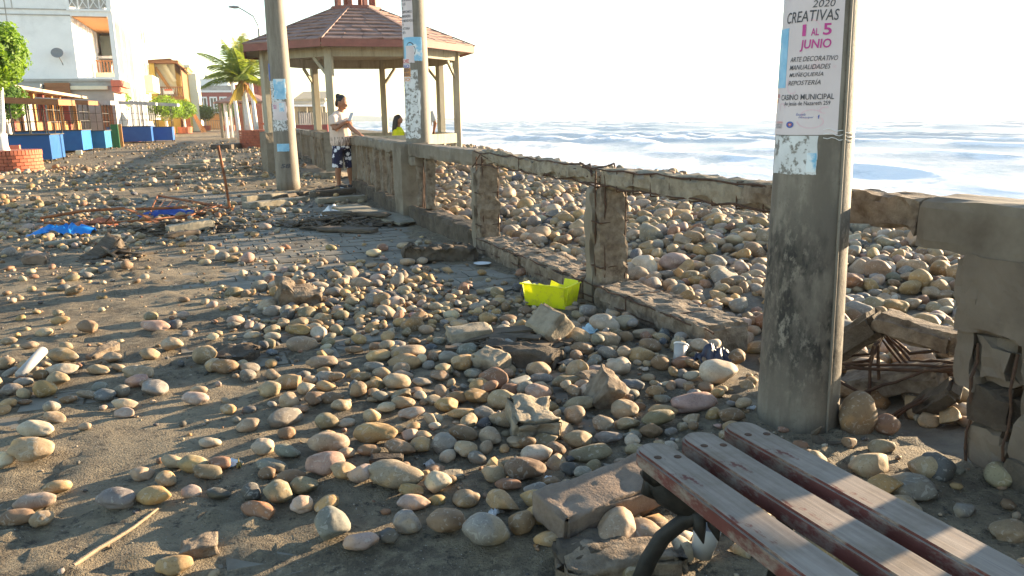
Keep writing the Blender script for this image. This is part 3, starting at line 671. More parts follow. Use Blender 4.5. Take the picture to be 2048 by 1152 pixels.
# beach stones, packed
def beach_pack(n, s0, s1, v0, v1, med):
    k = 0; SA, VA = rng.uniform(s0, s1, n), rng.uniform(v0, v1, n); ZA = beach_z(SA, VA)
    for it in range(n):
        s_, v_ = SA[it], VA[it]; p = RS(s_, v_); u = proj(p)
        if not (-60 < u[0] < 2350 and u[2] > .3): continue
        L = float(np.clip(rng.lognormal(math.log(med), .36), .028, .14)); b = L * rng.uniform(.6, .92); c = L * rng.uniform(.42, .75)
        bad = False; up = 0
        for o in HGR.near(p.x, p.y):
            d = math.hypot(o['x'] - p.x, o['y'] - p.y); lim = (L + o['a'] + b + o['b']) * .5
            if d < lim * .56: bad = True; break
            if d < lim * .8: up = 1
        if bad: continue
        z = ZA[it]
        st = mkst(p.x, p.y, L, b, c, None, zbase=z + (c * .45 if up else 0) - c * .2, tilt=.28); st['beach'] = 1; k += 1
    return k
beach_pack(7500, 2.2, 8.5, .22, 6.2, .060); beach_pack(8000, 8.5, 16, .22, 6.4, .068); beach_pack(5000, 16, 34, .3, 7, .085)
# ---- which stones show largest: those become things of their own
def shows(st):
    u = proj((st['x'], st['y'], st['z']))
    if not (-5 < u[0] < 2053 and -5 < u[1] < 1158) or u[2] < .3: return 0
    if 1515 < u[0] < 1692 and u[1] < 860 and u[2] > 3.2: return 0      # behind the big pole
    if u[0] > 1900 and u[1] > 480 and u[2] > 2.4: return 0
    if u[0] > 1290 and u[1] > 880 + (u[0] - 1290) * .36 : return 0      # under the bench
    return st['a'] / u[2] * (1.0 if st.get('hand') else .9)
for st in stones: st['show'] = shows(st)
order = sorted(range(len(stones)), key=lambda i: -stones[i]['show'])
chosen = set(order[:300])
def zone(px, py, beach):
    if beach:
        if px > 1690: return 'on the beach right of big pole'
        if px > 1260: return 'on the beach beside the big pole'
        return 'on the beach left of the rebar post'
    if py > 1030: return 'along the bottom of the picture'
    if px < 560 and py > 880: return 'on silt at the lower left'
    if px >= 560 and px < 1110 and py > 860: return 'on tiles left of the bench'
    if px >= 1110 and py > 840: return 'beside the rounded bench end'
    if px > 1180: return 'between big pole and yellow crate'
    if px > 880 and py > 690: return 'around the rubble blocks'
    if px > 880: return 'around the yellow crate'
    if px < 200 and py > 600: return 'around the grey plastic pipe'
    if px < 480 and py > 560: return 'at the left middle'
    if py > 700: return 'in the foreground middle'
    if py > 540: return 'in the central stone drift'
    return 'scattered beyond the stone drift'
def shapeword(st):
    e = st['b'] / st['a']; h = st['c'] / st['a']
    if e > .86 and h > .66: return 'round'
    if h < .46: return 'flat'
    if e < .68: return 'elongated'
    return 'oval'
cells = {}
for i in chosen:
    st = stones[i]; u = proj((st['x'], st['y'], st['z']))
    sw = 'large ' if st['a'] > .072 else ('small ' if st['a'] < .036 else '')
    st['px'] = u; k = (f"{sw}{st['col']} {shapeword(st)} cobble", zone(u[0], u[1], st.get('beach')), bool(st.get('beach')))
    cells.setdefault(k, []).append(i)
ORD = ['', 'second', 'third', 'fourth', 'fifth', 'sixth', 'seventh', 'eighth', 'ninth', 'tenth', 'eleventh', 'twelfth', 'thirteenth']
for (desc, zn, bch), ids in sorted(cells.items()):
    ids.sort(key=lambda i: stones[i]['px'][0])
    for n, i in enumerate(ids):
        st = stones[i]
        if len(ids) == 1: lab = f'{desc} {zn}'
        elif n == 0: lab = f'leftmost {desc} {zn}'
        elif n == len(ids) - 1: lab = f'rightmost {desc} {zn}'
        else: lab = f'{desc} {zn}, {ORD[min(n, 12)]} from left'
        o = link('cobble', SM[st['shape']], None, None, (st['x'], st['y'], st['z']), (st['tx'], st['ty'], st['rz']), (st['a'], st['b'], st['c']))
        o.color = (*st['rgb'], 1)
        tag(o, lab, 'cobble', 'cobbles on the beach' if bch else 'cobbles washed onto the promenade')
def bake(name, ids, sub):
    VV_, FF, CC = [], [], []; base = 0
    for i in ids:
        st = stones[i]; V, F = SH[sub(st)][st['shape']]
        Mx = np.array(Euler((st['tx'], st['ty'], st['rz'])).to_matrix())
        P = (V * np.array([st['a'], st['b'], st['c']])) @ Mx.T + np.array([st['x'], st['y'], st['z']])
        VV_.append(P); FF.append(F + base); base += len(V); CC.append(np.tile(np.append(st['rgb'], 1), (len(V), 1)))
    me = mesh_np(name, np.concatenate(VV_), np.concatenate(FF), True)
    ca = me.color_attributes.new('col', 'FLOAT_COLOR', 'POINT'); ca.data.foreach_set('color', np.concatenate(CC).astype(np.float32).ravel())
    return tag(link(name, me, MT['cobble_stuff']), kind='stuff')
lod = lambda st: 3 if st['show'] > .011 else (2 if st['show'] > .003 else 1)
o = bake('promenade_cobbles', [i for i in range(n_prom) if i not in chosen], lod); tag(o, 'smaller cobbles and pebbles strewn over the silted promenade', 'cobbles')
o = bake('beach_cobbles', [i for i in range(n_prom, len(stones)) if i not in chosen], lod); tag(o, 'packed cobbles covering the beach beyond the railing', 'cobbles')
k0 = len(stones)
sa = np.array(small); sp_ = np.array([sv(a_, b_) for a_, b_ in sa[:, :2]]); sz = np.maximum(0, silt_h(sa[:, 0], sa[:, 1], sp_[:, 0], sp_[:, 1]))
GP_ = ['tan', 'grey', 'brown', 'dark grey', 'pale', 'dark grey', 'brown', 'reddish brown']
for (x, y, L), z_ in zip(small, sz):
    st = mkst(x, y, L, L * rng.uniform(.5, .95), L * rng.uniform(.3, .8), GP_[rng.integers(8)], zbase=z_, sink=.2); st['show'] = 0
o = bake('gravel', list(range(k0, len(stones))), lambda st: 1); tag(o, 'fine gravel and shell bits scattered on the silt', 'gravel')
print('STONES prom', n_prom, 'beach', k0 - n_prom, 'small', len(small))
# ------------------------------------------------------------------ railing along the promenade
RH = .94
def stirrup(s, h0, h1, w, parent, off=0.0, r=.0045):
    """a rusty hoop wrapped round a beam at s"""
    mb = MB(); k = .003
    p = [RS(s, -w / 2 - k, h0 - k), RS(s + off, w / 2 + k, h0 - k), RS(s + off, w / 2 + k, h1 + k), RS(s, -w / 2 - k, h1 + k), RS(s, -w / 2 - k, h0 - k)]
    mb.tube(p, r, 6); return mb.build('rebar_hoop', MT['rebar'], parent)
def rbar(path, parent, r=.0065, name='rebar'):
    mb = MB(); P = []; path = [Vector(p) for p in path]
    for a, b in zip(path, path[1:]):
        m = max(1, int((b - a).length / .05)); P += [a.lerp(b, i / m) for i in range(m)]
    P.append(path[-1]); P = [p + Vector((random.uniform(-1, 1), random.uniform(-1, 1), random.uniform(-1, 1))) * r * .45 for p in P]
    mb.tube(P, [r * random.uniform(.65, 1.15) for _ in P], 6); return mb.build(name, MT['rebar'], parent, False)
def wob(s0, s1, v, z0, z1, n=10, a=.012, seed=0):
    out = []
    for i in range(n + 1):
        t = i / n; s = s0 + (s1 - s0) * t; out.append(RS(s, v + a * math.sin(i * 1.9 + seed), z0 + (z1 - z0) * t + a * math.sin(i * 2.7 + seed * 2)))
    return out
def beam_piece(name, s0, s1, v, z0, z1, w, h, mat, parent, n=None, amp=.012, chip=.03, seed=0.0):
    A, B = RS(s0, v, z0), RS(s1, v, z1); L = (B - A).length; d = B - A
    rot = Euler((0, -math.atan2(d.z, math.hypot(d.x, d.y)), math.atan2(d.y, d.x)))
    return rough_obj(name, (L, w, h), mat, parent, (A + B) / 2, rot, n=n or (max(6, int(L / .045)), 4, 4), amp=amp, chip=chip, seed=seed)

# --- stripped bay: two bare posts, beam of rubble and hoops, broken kerb
rail = empty('broken_railing', RS(5.72), 0, 'crumbling concrete railing stripped to rusty rebar between two battered posts', 'railing', world=True)
def bare_post(s, zb, seed, parent):
    w = .23
    rough_obj('post', (w * .52, w, RH - .16 - zb), MT['concrete'], parent, RS(s + .055, 0, (RH - .16 + zb) / 2), (0, 0, rang(s)), n=(4, 6, 18), amp=.006, chip=.03, seed=seed)
    core = rough_obj('post_core', (w * .50, w * .86, RH - .13 - zb), MT['concrete_rough'], parent, RS(s - .055, .0, (RH - .13 + zb) / 2), (0, 0, rang(s)), n=(4, 6, 18), amp=.016, chip=.03, seed=seed + 4)
    for k, (ds, dv) in enumerate(((-.104, -.07), (-.104, .085), (-.02, -.095))):
        rbar([RS(s + ds + .006 * math.sin(i * 1.7 + k), dv, zb - .05 + (RH - zb) * i / 8) for i in range(9)], core)
    for z in (zb + .25, zb + .55):
        mb = MB(); k = .108
        mb.tube([RS(s - k, -.105, z), RS(s - k, .105, z + .01), RS(s + .0, .112, z), RS(s + .0, -.115, z + .006), RS(s - k, -.105, z)], .005, 5); mb.build('rebar_hoop', MT['rebar'], core)
bare_post(5.72, 0, 3.0, rail); bare_post(8.09, 0, 9.0, rail)
beam_piece('top_beam', 5.75, 8.02, 0, RH - .10, RH - .045, .14, .11, MT['concrete_pale'], rail, amp=.02, chip=.04, seed=2)
beam_piece('top_beam', 3.72, 5.70, 0, RH - .075, RH - .10, .16, .125, MT['concrete_pale'], rail, amp=.012, chip=.03, seed=6)
for i, s in enumerate(np.arange(3.85, 5.6, .2)): stirrup(s, RH - .15 - .01 * (s - 3.7), RH - .022 - .0135 * (s - 3.7), .148, rail, .02 * math.sin(i * 2.1))
for i, s in enumerate((6.2, 6.55, 7.1, 7.6)): stirrup(s, RH - .13 + .02 * (s - 5.9) / 2, RH - .035 + .02 * (s - 5.9) / 2, .13, rail, .05 * math.sin(i * 1.3), .004)
for v, z, sd in ((-.082, RH - .14, 0), (-.085, RH - .03, 1)):
    rbar(wob(3.7, 5.9, v, z, z - .01, 12, .008, sd), rail); rbar(wob(5.6, 8.15, v * .9, z, z + .02, 14, .011, sd + 3), rail)
for k in range(9):                                          # tangle of bars over the middle post
    a = random.uniform(-.25, .2); rbar([RS(5.72 + a, random.uniform(-.10, .06), RH - .11 + random.uniform(0, .05)), RS(5.72 + a + random.uniform(.05, .2), random.uniform(-.12, .1), RH - .06 + random.uniform(-.03, .05)), RS(5.72 + a + random.uniform(.2, .45), random.uniform(-.1, .08), RH - .06 + random.uniform(-.02, .05))], rail, .006)
for k in range(6):
    a = random.uniform(-.06, .08); k > 2 or rbar([RS(8.07 + a, random.uniform(-.12, -.05), RH - .15), RS(8.07 + a - .1, random.uniform(-.1, .06), RH - .03), RS(8.0 + a - .22, random.uniform(-.1, .08), RH - .06)], rail, .006)
for s0, s1, sd in ((4.38, 5.62, 1), (5.83, 6.9, 5), (6.93, 7.98, 8)):
    beam_piece('kerb', s0, s1, .0, .05, .05, .30, .19, MT['concrete_rough'], rail, n=(44, 12, 7), amp=.014, chip=.04, seed=sd)
for v, z, sd in ((-.146, .135, 0), (-.15, .05, 1)): rbar(wob(4.3, 8.0, v, z, z, 30, .006, sd), rail, .006)
for i, s in enumerate((4.7, 5.2, 6.1, 6.75, 7.3)): stirrup(s, .0, .14, .29, rail, .05 * math.sin(i * 1.7), .005)

# --- pedestal with the beam running off it, worn balusters
ped = empty('railing_pedestal', RS(10.85), 0, 'square concrete railing pedestal carrying the middle poster-covered pole', 'pedestal', world=True)
PED_S = 10.75
rough_obj('shaft', (.36, .36, RH + .02), MT['concrete'], ped, RS(PED_S, -.02, (RH + .02) / 2), (0, 0, rang(9) + .05), n=(8, 8, 20), amp=.003, chip=.012, seed=12)
near = empty('railing_bay', RS(9.5), 0, 'concrete railing bay right of the pedestal with one worn baluster', 'railing', world=True)
beam_piece('top_beam', 8.16, 10.58, 0, RH - .07, RH - .06, .21, .15, MT['concrete'], near, n=(40, 5, 4), amp=.004, chip=.022, seed=20)
beam_piece('bracket', 10.22, 10.56, -.01, RH - .19, RH - .19, .19, .11, MT['concrete'], near, n=(8, 4, 3), amp=.003, chip=.012, seed=21)
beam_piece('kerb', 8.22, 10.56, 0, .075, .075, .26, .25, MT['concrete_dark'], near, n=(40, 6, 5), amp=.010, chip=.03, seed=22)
def baluster(s, zb, zt, seed, parent, mat='concrete', w=.13):
    V, F = rough_box((w * .85, w, zt - zb), n=(4, 4, 16), amp=.012, chip=.02, seed=seed)
    k = (V[:, 2] / (zt - zb)); q = 1 - .42 * np.exp(-((k + .05) / .22) ** 2) * (.6 + .4 * math.sin(seed)); V[:, 0] *= q; V[:, 1] *= q
    o = link('baluster', mesh_np('baluster', V, F), MT[mat], parent, RS(s, 0, (zb + zt) / 2), (0, 0, rang(s))); return o
baluster(10.28, .2, RH - .24, 2.2, near, 'concrete_rough', .16)
for k in range(4): rbar([RS(10.02 + .05 * k, -.05, .18), RS(10.04 + .06 * k + random.uniform(-.06, .06), -.03, .45), RS(10.1 + .04 * k, 0, RH - .15)], near, .007)
baluster(9.98, .2, RH - .14, 5.0, near, 'concrete_rough', .10)
bay2 = empty('baluster_railing', RS(13.5), 0, 'concrete railing with eroded balusters beside the man looking at a phone', 'railing', world=True)
E2 = 15.75
beam_piece('top_beam', 10.95, 13.1, 0, RH - .055, RH - .055, .26, .15, MT['concrete'], bay2, n=(34, 5, 4), amp=.008, chip=.035, seed=30)
beam_piece('top_beam', 13.12, E2, 0, RH - .05, RH - .05, .26, .16, MT['concrete'], bay2, n=(40, 5, 4), amp=.006, chip=.028, seed=31)
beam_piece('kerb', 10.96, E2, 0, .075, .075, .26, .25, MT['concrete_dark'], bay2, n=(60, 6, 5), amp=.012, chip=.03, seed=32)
rough_obj('post', (.24, .24, RH - .14), MT['concrete'], bay2, RS(E2 - .12, 0, (RH - .14) / 2), (0, 0, rang(15)), n=(5, 5, 14), amp=.006, chip=.02, seed=33)
rough_obj('post', (.20, .22, RH - .14), MT['concrete_rough'], bay2, RS(13.05, 0, (RH - .14) / 2), (0, 0, rang(13)), n=(5, 5, 14), amp=.010, chip=.03, seed=34)
for i, s in enumerate(np.arange(11.2, E2 - .3, .235)):
    if abs(s - 13.05) > .14: baluster(s, .2, RH - .13, i * 1.37 + 1, bay2, 'concrete' if i % 3 else 'concrete_rough', .125 + .03 * math.sin(i * 2.3))
# --- between the bandstand's posts and on into the distance
far = empty('far_railing', RS(30), 0, 'long concrete railing with balusters running past the palm planter', 'railing', world=True)
beam_piece('top_beam', 24.4, 62, 0, RH - .06, RH - .06, .24, .14, MT['concrete'], far, n=(120, 3, 3), amp=.006, chip=.02, seed=40)
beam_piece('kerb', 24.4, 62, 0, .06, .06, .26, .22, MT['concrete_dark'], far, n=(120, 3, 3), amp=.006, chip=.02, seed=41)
for i, s in enumerate(np.arange(24.6, 61.8, .42)): MBx = MB(); MBx.box(RS(s, 0, (RH + .04) / 2), (.13, .14, RH - .3), rang(s)); MBx.build('baluster', MT['concrete'], far)
for s in (27.5, 34, 41, 48, 55): m_ = MB(); m_.box(RS(s, 0, RH / 2), (.3, .3, RH + .04), rang(s), bev=.01); m_.build('post', MT['concrete'], far)
stub = empty('stub_railing', RS(21.5), 0, 'short railing stub with thick balusters between the left pole and the gazebo', 'railing', world=True)
beam_piece('top_beam', 20.9, 24.2, 0, RH - .07, RH - .06, .26, .16, MT['concrete'], stub, n=(40, 4, 4), amp=.01, chip=.03, seed=44)
for i, s in enumerate(np.arange(21.1, 24.1, .5)): baluster(s, 0, RH - .13, i * 2.1, stub, 'concrete', .22)
# --- heavy end by the camera: battered pier, solid coping and the next balusters
pier = empty('battered_pier', RS(3.05), 0, 'battered concrete pier with exposed brickwork core at the right edge of the picture', 'pier', world=True)
beam_piece('coping', -2.2, 3.16, .0, RH - .095, RH - .095, .25, .19, MT['concrete_coping'], pier, n=(110, 5, 5), amp=.003, chip=.012, seed=50)
beam_piece('coping_end', 3.17, 4.25, .0, RH - .075, RH - .085, .19, .12, MT['concrete_rough'], pier, n=(30, 6, 5), amp=.014, chip=.035, seed=51)
rough_obj('render_coat', (.19, .25, RH - .20), MT['concrete_pier'], pier, RS(2.605, 0, (RH - .20) / 2), (0, 0, rang(3)), n=(6, 8, 24), amp=.006, chip=.03, seed=52)
rough_obj('render_coat', (.11, .25, .46), MT['concrete_pier'], pier, RS(2.905, 0, .51), (0, 0, rang(3)), n=(5, 8, 14), amp=.010, chip=.05, seed=53)
rough_obj('render_coat', (.30, .262, .27), MT['concrete_pier'], pier, RS(2.80, 0, .625), (0, 0, rang(3)), n=(16, 8, 14), amp=.006, chip=.03, seed=57)
z = 0.0
for k, h in enumerate((.17, .15, .17, .14, .10)):
    rough_obj('block', (.17, .235, h - .012), MT['concrete_dark'] if k % 2 else MT['concrete_pier'], pier, RS(2.79, 0, z + h / 2), (0, 0, rang(3) + .03 * math.sin(k * 2)), n=(5, 6, 5), amp=.016, chip=.04, seed=54 + k); z += h
for k in (0, 1): rbar([RS(2.86 - .14 * k, -.118, .46 - .52 * i / 8 + .0) + Vector((.008 * math.sin(i * 2 + k), 0, 0)) for i in range(9)], pier, .0065)
beam_piece('kerb', -2.2, 2.7, 0, .03, .03, .30, .16, MT['concrete_dark'], pier, n=(60, 6, 4), amp=.012, chip=.03, seed=60)
for i, s in enumerate(np.arange(-2.0, 2.42, .205)): baluster(s, .1, RH - .18, i * 1.9 + 3, pier, 'concrete', .135)
# --- collapsed kerb between pier and pole
cb = empty('collapsed_kerb', RS(3.9), 0, 'collapsed concrete kerb and bent rebar in the gap beside the big pole', 'rubble', world=True)
def slab_between(a, b, w, h, mat, seed, roll=0.0, name='slab'):
    a, b = Vector(a), Vector(b); d = b - a
    return rough_obj(name, (d.length, w, h), mat, cb, (a + b) / 2, (roll, -math.atan2(d.z, math.hypot(d.x, d.y)), math.atan2(d.y, d.x)), n=(16, 5, 5), amp=.010, chip=.03, seed=seed)
apex = at(1762, 642, 3.5); la = at(1668, 700, 3.65); rb_ = at(1925, 690, 3.2)
slab_between(apex, rb_, .15, .10, MT['concrete_rough'], 70); slab_between(la, apex, .18, .13, MT['concrete_dark'], 71)
slab_between(at(1700, 765, 3.7), at(1905, 752, 3.25), .22, .10, MT['concrete_rough'], 72, .2)
slab_between(at(1690, 830, 3.6), at(1760, 860, 3.3), .16, .10, MT['concrete_rough'], 73, .5)
slab_between(at(1820, 830, 3.3), at(1915, 770, 3.1), .12, .07, MT['concrete_dark'], 74, .7)
slab_between(at(1700, 885, 3.3), at(1920, 905, 3.0), .30, .16, MT['concrete_dark'], 75, .1)
for k in range(4):
    y0 = 690 + 14 * k; rbar([at(1672 + 4 * k, y0 + 10, 3.62), at(1740, y0 - 6 + 12 * math.sin(k), 3.55), at(1765, 655 + 8 * k, 3.66), at(1820, y0 + 16, 3.5), at(1915, 700 + 26 * k, 3.2)], cb, .008)
rbar([at(1745, 690, 3.5), at(1737, 780, 3.45), at(1728, 850, 3.4)], cb, .009); rbar([at(1757, 690, 3.5), at(1757, 780, 3.45), at(1756, 875, 3.4)], cb, .009)
rbar([at(1672, 760, 3.5), at(1720, 785, 3.42), at(1790, 765, 3.35), at(1850, 742, 3.25), at(1915, 735, 3.1)], cb, .008)
rbar([at(1755, 852, 3.35), at(1820, 812, 3.25), at(1870, 782, 3.2), at(1918, 765, 3.1)], cb, .009); rbar([at(1765, 858, 3.35), at(1815, 818, 3.22), at(1900, 776, 3.12)], cb, .007)
rbar([at(1690, 735, 3.5), at(1780, 738, 3.45), at(1912, 742, 3.15)], cb, .009); rbar([at(1690, 728, 3.52), at(1800, 730, 3.45), at(1912, 733, 3.15)], cb, .007)

# ------------------------------------------------------------------ poles with posters
def pole(name, c, r0, r1, h, mat, label):
    root = empty(name, (c[0], c[1], 0), 0, label, 'pole', 'concrete utility poles')
    mb = MB(); n = 40; prof = [(r0 + (r1 - r0) * i / 24, h * i / 24) for i in range(25)]; mb.lathe(prof, (0, 0, 0), n)
    mb.build('shaft', mat, root, True, loc=(0, 0, -.05)); return root
class Wrap:
    """paper wrapped on a pole: phi measured from the camera side, positive to the right"""
    def __init__(s, root, c, r0, r1, h): s.root, s.c, s.r0, s.r1, s.h = root, Vector((c[0], c[1], 0)), r0, r1, h; s.f0 = math.atan2(-c[1], -c[0])
    def pt(s, phi, z, off):
        r = s.r0 + (s.r1 - s.r0) * (z + .05) / s.h + off; a = s.f0 + phi
        return Vector((r * math.cos(a), r * math.sin(a), z))
    def sheet(s, name, p0, p1, z0, z1, mat, off=.002, parent=None, torn=0.0, seed=0):
        n, m = max(3, int(abs(p1 - p0) / .09)), 10; V = []; F = []
        rr = random.Random(seed)
        for k, o in enumerate((off, off - .0016)):
            for j in range(m + 1):
                for i in range(n + 1):
                    ph = p0 + (p1 - p0) * i / n; z = z0 + (z1 - z0) * j / m
                    if torn:
                        tq = Random_noise(i, j, seed) * torn
                        if j == 0: z += abs(tq)
                        if i == n: ph -= abs(tq) * 5
                        if i == 0: ph += abs(tq) * 3
                    V.append(s.pt(ph, z, o))
        N = (n + 1) * (m + 1)
        for j in range(m):
            for i in range(n):
                a = j * (n + 1) + i; F.append((a, a + 1, a + n + 2, a + n + 1)); F.append((N + a, N + a + n + 1, N + a + n + 2, N + a + 1))
        ring = [i for i in range(n + 1)] + [j * (n + 1) + n for j in range(1, m + 1)] + [m * (n + 1) + i for i in range(n - 1, -1, -1)] + [j * (n + 1) for j in range(m - 1, 0, -1)]
        for q in range(len(ring)):
            a, b = ring[q], ring[(q + 1) % len(ring)]; F.append((b, a, N + a, N + b))
        return link(name, mesh_np(name, V, F, False), mat, parent or s.root)
    def text(s, txt, p0, p1, z0, z1, mat, parent, off=.0032, shear=0.0, bold=0.0, name='lettering'):
        cu = bpy.data.curves.new('t', 'FONT'); cu.body = txt; cu.shear = shear; cu.offset = bold; cu.resolution_u = 3
        o = bpy.data.objects.new('t', cu); COL.objects.link(o); dg = bpy.context.evaluated_depsgraph_get()
        me = bpy.data.meshes.new_from_object(o.evaluated_get(dg)); bpy.data.objects.remove(o); bpy.data.curves.remove(cu)
        co = np.array([v.co[:] for v in me.vertices]); lo, hi = co.min(0), co.max(0)
        for v in me.vertices:
            a = (v.co.x - lo[0]) / (hi[0] - lo[0]); b = (v.co.y - lo[1]) / (hi[1] - lo[1])
            v.co = s.pt(p0 + (p1 - p0) * a, z0 + (z1 - z0) * b, off)
        me.materials.clear(); me.update(); return link(name, me, mat, parent)
def Random_noise(i, j, seed): return math.sin(i * 12.9898 + j * 78.233 + seed * 37.7) * .5 + math.sin(i * 3.1 + seed + j * 2.3) * .5
D = R
BPC = (1.155, 3.04)
bp = pole('utility_pole', BPC, .1595, .105, 3.4, MT['pole_dark'], 'thick concrete pole with the pink-lettered event poster, nearest the bench')
w = Wrap(bp, BPC, .1595, .105, 3.4)
po = w.sheet('event_poster', D(-92), D(33), 1.165, 1.80, MT['paper'], .0028)
w.sheet('blue_picture', D(-88), D(-52), 1.335, 1.545, MT['paper_blue'], .0044, po)
TX = [('2020', -14, 18, 1.606, 1.630, 'ink', .2, .0), ('CREATIVAS', -58, 24.5, 1.560, 1.598, 'ink', .15, .004), ('1', -26.5, -21, 1.511, 1.551, 'ink_pink', 0, .0), ('AL', -13.5, -2.5, 1.511, 1.536, 'ink_pink', 0, .02), ('5', 3, 15, 1.511, 1.551, 'ink_pink', 0, .02), ('JUNIO', -29, 15.5, 1.458, 1.499, 'ink_pink', .1, .02),
      ('ARTE DECORATIVO', -44.5, 26.5, 1.424, 1.441, 'ink', .3, .004), ('MANUALIDADES', -44.5, 16.5, 1.396, 1.413, 'ink', .3, .004), ('MUÑEQUERÍA', -44.5, 7, 1.369, 1.389, 'ink', .3, .004), ('REPOSTERÍA', -45.5, 4, 1.342, 1.362, 'ink', .3, .004),
      ('CASINO MUNICIPAL', -59.5, 24, 1.290, 1.310, 'ink', 0, .008), ('Av Jesús de Nazareth 259', -51, 19, 1.266, 1.285, 'ink', 0, .006), ('E50', -78, -65, 1.300, 1.313, 'ink_red', 0, .01), ('RE', -78, -69, 1.283, 1.295, 'ink_red', 0, .01),
      ('ACADEMIA', -73, -52, 1.207, 1.214, 'ink_red', 0, .0), ('PERPETUO', -73, -53, 1.198, 1.205, 'ink', 0, .0), ('SOCORRO', -73, -53, 1.189, 1.196, 'ink', 0, .0), ('Escuela', -28, -14, 1.234, 1.243, 'ink_blue', .3, 0), ('Municipal', -24, -3, 1.223, 1.231, 'ink_blue', .3, 0), ('f', 3, 5.5, 1.222, 1.236, 'ink_blue', 0, .02)]
for t, a, b, z0, z1, m_, sh, bo in TX: w.text(t, D(a), D(b), z0, z1, MT[m_], po, .0046, sh, bo)
w.text('o', D(-44), D(-31), 1.190, 1.214, MT['ink_blue'], po, .0046, 0, .02, 'round_emblem'); w.text('o', D(-41), D(-34), 1.197, 1.208, MT['ink_red'], po, .0048, 0, .01, 'round_emblem')
def swirl(w, cx, cz, rx, rz, a0, a1, th, parent, mat):
    V = []; n = 22
    for i in range(n + 1):
        a = a0 + (a1 - a0) * i / n; k = 1 - .45 * i / n
        for q in (1, -1): V.append(w.pt(D(cx) + D(rx) * math.cos(a) * k * (1 + q * th), cz + rz * math.sin(a) * k * (1 + q * th), .0038))
    F = [(2 * i, 2 * i + 1, 2 * i + 3, 2 * i + 2) for i in range(n)]
    link('pink_swirl', mesh_np('pink_swirl', V, F), mat, parent)
for a in ((-8, 1.235, 17, .022, .4, 4.6, .07), (-4, 1.215, 22, .03, 3.2, 7.4, .05), (-36, 1.34, 13, .04, 2.4, 5.4, .06), (-16, 1.535, 16, .04, -.4, 3.4, .05), (12, 1.25, 9, .014, 1, 5, .12), (-58, 1.262, 8, .02, 0, 4, .1)): swirl(w, *a, po, MT['ink_pale'])
w.sheet('torn_poster', D(-75), D(6), 1.02, 1.162, MT['paper_old'], .002, None, .006, 3); w.sheet('blue_poster_strip', D(-9), D(5), 1.03, 1.10, MT['paper_blue'], .0036, None, .004, 5)
mb = MB(); mb.tube([w.pt(D(44), z_, .004) for z_ in np.linspace(-.04, 3.2, 30)], .006, 6); mb.build('seam_ridge', MT['pole'], bp, True)
for k, z_ in enumerate((1.155, 1.17, 1.185)):
    mb = MB(); mb.tube([w.pt(D(a_), z_ - .02 * (a_ - 15) / 60 + .004 * math.sin(a_ * .3 + k), .004) for a_ in range(12, 75, 6)], .0014, 5); mb.build('tape_strand', MT['white_plastic'], bp)

mpc = RS(PED_S, .10); mp = pole('utility_pole', (mpc.x, mpc.y), .172, .112, 5.2, MT['pole'], 'middle concrete pole rising from the railing pedestal, plastered with torn posters'); wm = Wrap(mp, (mpc.x, mpc.y), .172, .112, 5.2)
wm.sheet('torn_poster', D(-85), D(12), 1.0, 1.82, MT['paper_old'], .002, None, .03, 7)
s1 = wm.sheet('notice', D(-88), D(-5), 2.18, 2.72, MT['paper'], .003, None, .004, 8)
for k, (t, z_) in enumerate((('JO', 2.66), ('PLATAFORMA', 2.61), ('Y LOS', 2.565), ('UN', 2.52), ('COMPROMISO', 2.475), ('EMPRENDER', 2.425), ('COMUNIDADES', 2.375), ('EN', 2.33), ('VICTORIA', 2.285), ('META', 2.24))): wm.text(t, D(-70), D(-70 + 6.2 * len(t)), z_, z_ + .03, MT['ink'], s1, .0046, 0, .01)
s2 = wm.sheet('portrait_poster', D(-62), D(34), 1.92, 2.2, MT['paper_blue'], .0036, None, .01, 9)
wm.sheet('portrait_face', D(-48), D(-4), 1.90, 2.10, MT['paper'], .0050, s2, .012, 10)
for a in ((-28, 2.08, 22, .07, .4, 3.0, .10), (-8, 2.06, 10, .06, -1.2, 1.3, .16)): swirl(wm, *a, s2, MT['ink'])
for k, (t, z_, m_, mi) in enumerate((('DE', 1.905, 'ink_red', 'paper'), ('INO', 1.845, 'ink_blue', 'ink_orange'), ('FUSION', 1.80, 'ink', 'ink_orange'), ('FIGURAS', 1.75, 'ink', 'ink_orange'), ('DO', 1.69, 'ink_orange', 'paper'))):
    sh = wm.sheet('concert_bill', D(-78), D(-26), z_ - .008, z_ + .048, MT[mi] if k in (2, 3) else MT['paper'], .0052, None)
    wm.text(t, D(-72), D(-30), z_, z_ + .04, MT[m_], sh, .0066, 0, .03)
wm.sheet('paper_strip', D(2), D(16), 1.28, 1.58, MT['white_plastic'], .004, None, .02, 12)

lpc = G(573, 380); lpc = (lpc.x, lpc.y + .15); lp = pole('utility_pole', lpc, .215, .14, 5.6, MT['pole'], 'left concrete pole with blue and white bills, standing by loose timbers'); wl = Wrap(lp, lpc, .215, .14, 5.6)
wl.sheet('torn_poster', D(-70), D(20), 1.05, 1.95, MT['paper_old'], .002, None, .05, 21); wl.sheet('blue_bill', D(-42), D(28), 1.62, 1.98, MT['paper_blue'], .0036, None, .02, 22)
wl.sheet('white_bill', D(-58), D(24), 1.25, 1.58, MT['paper'], .0044, None, .03, 23); wl.sheet('blue_figure', D(-18), D(12), 1.40, 1.56, MT['paper_blue'], .006, None, .02, 24)
wl.sheet('pale_bill', D(-46), D(20), .70, .84, MT['paper_blue'], .003, None, .008, 25); b_ = wl.sheet('side_bill', D(-88), D(-66), 1.55, 1.82, MT['ink_orange'], .003, None, .01, 26)
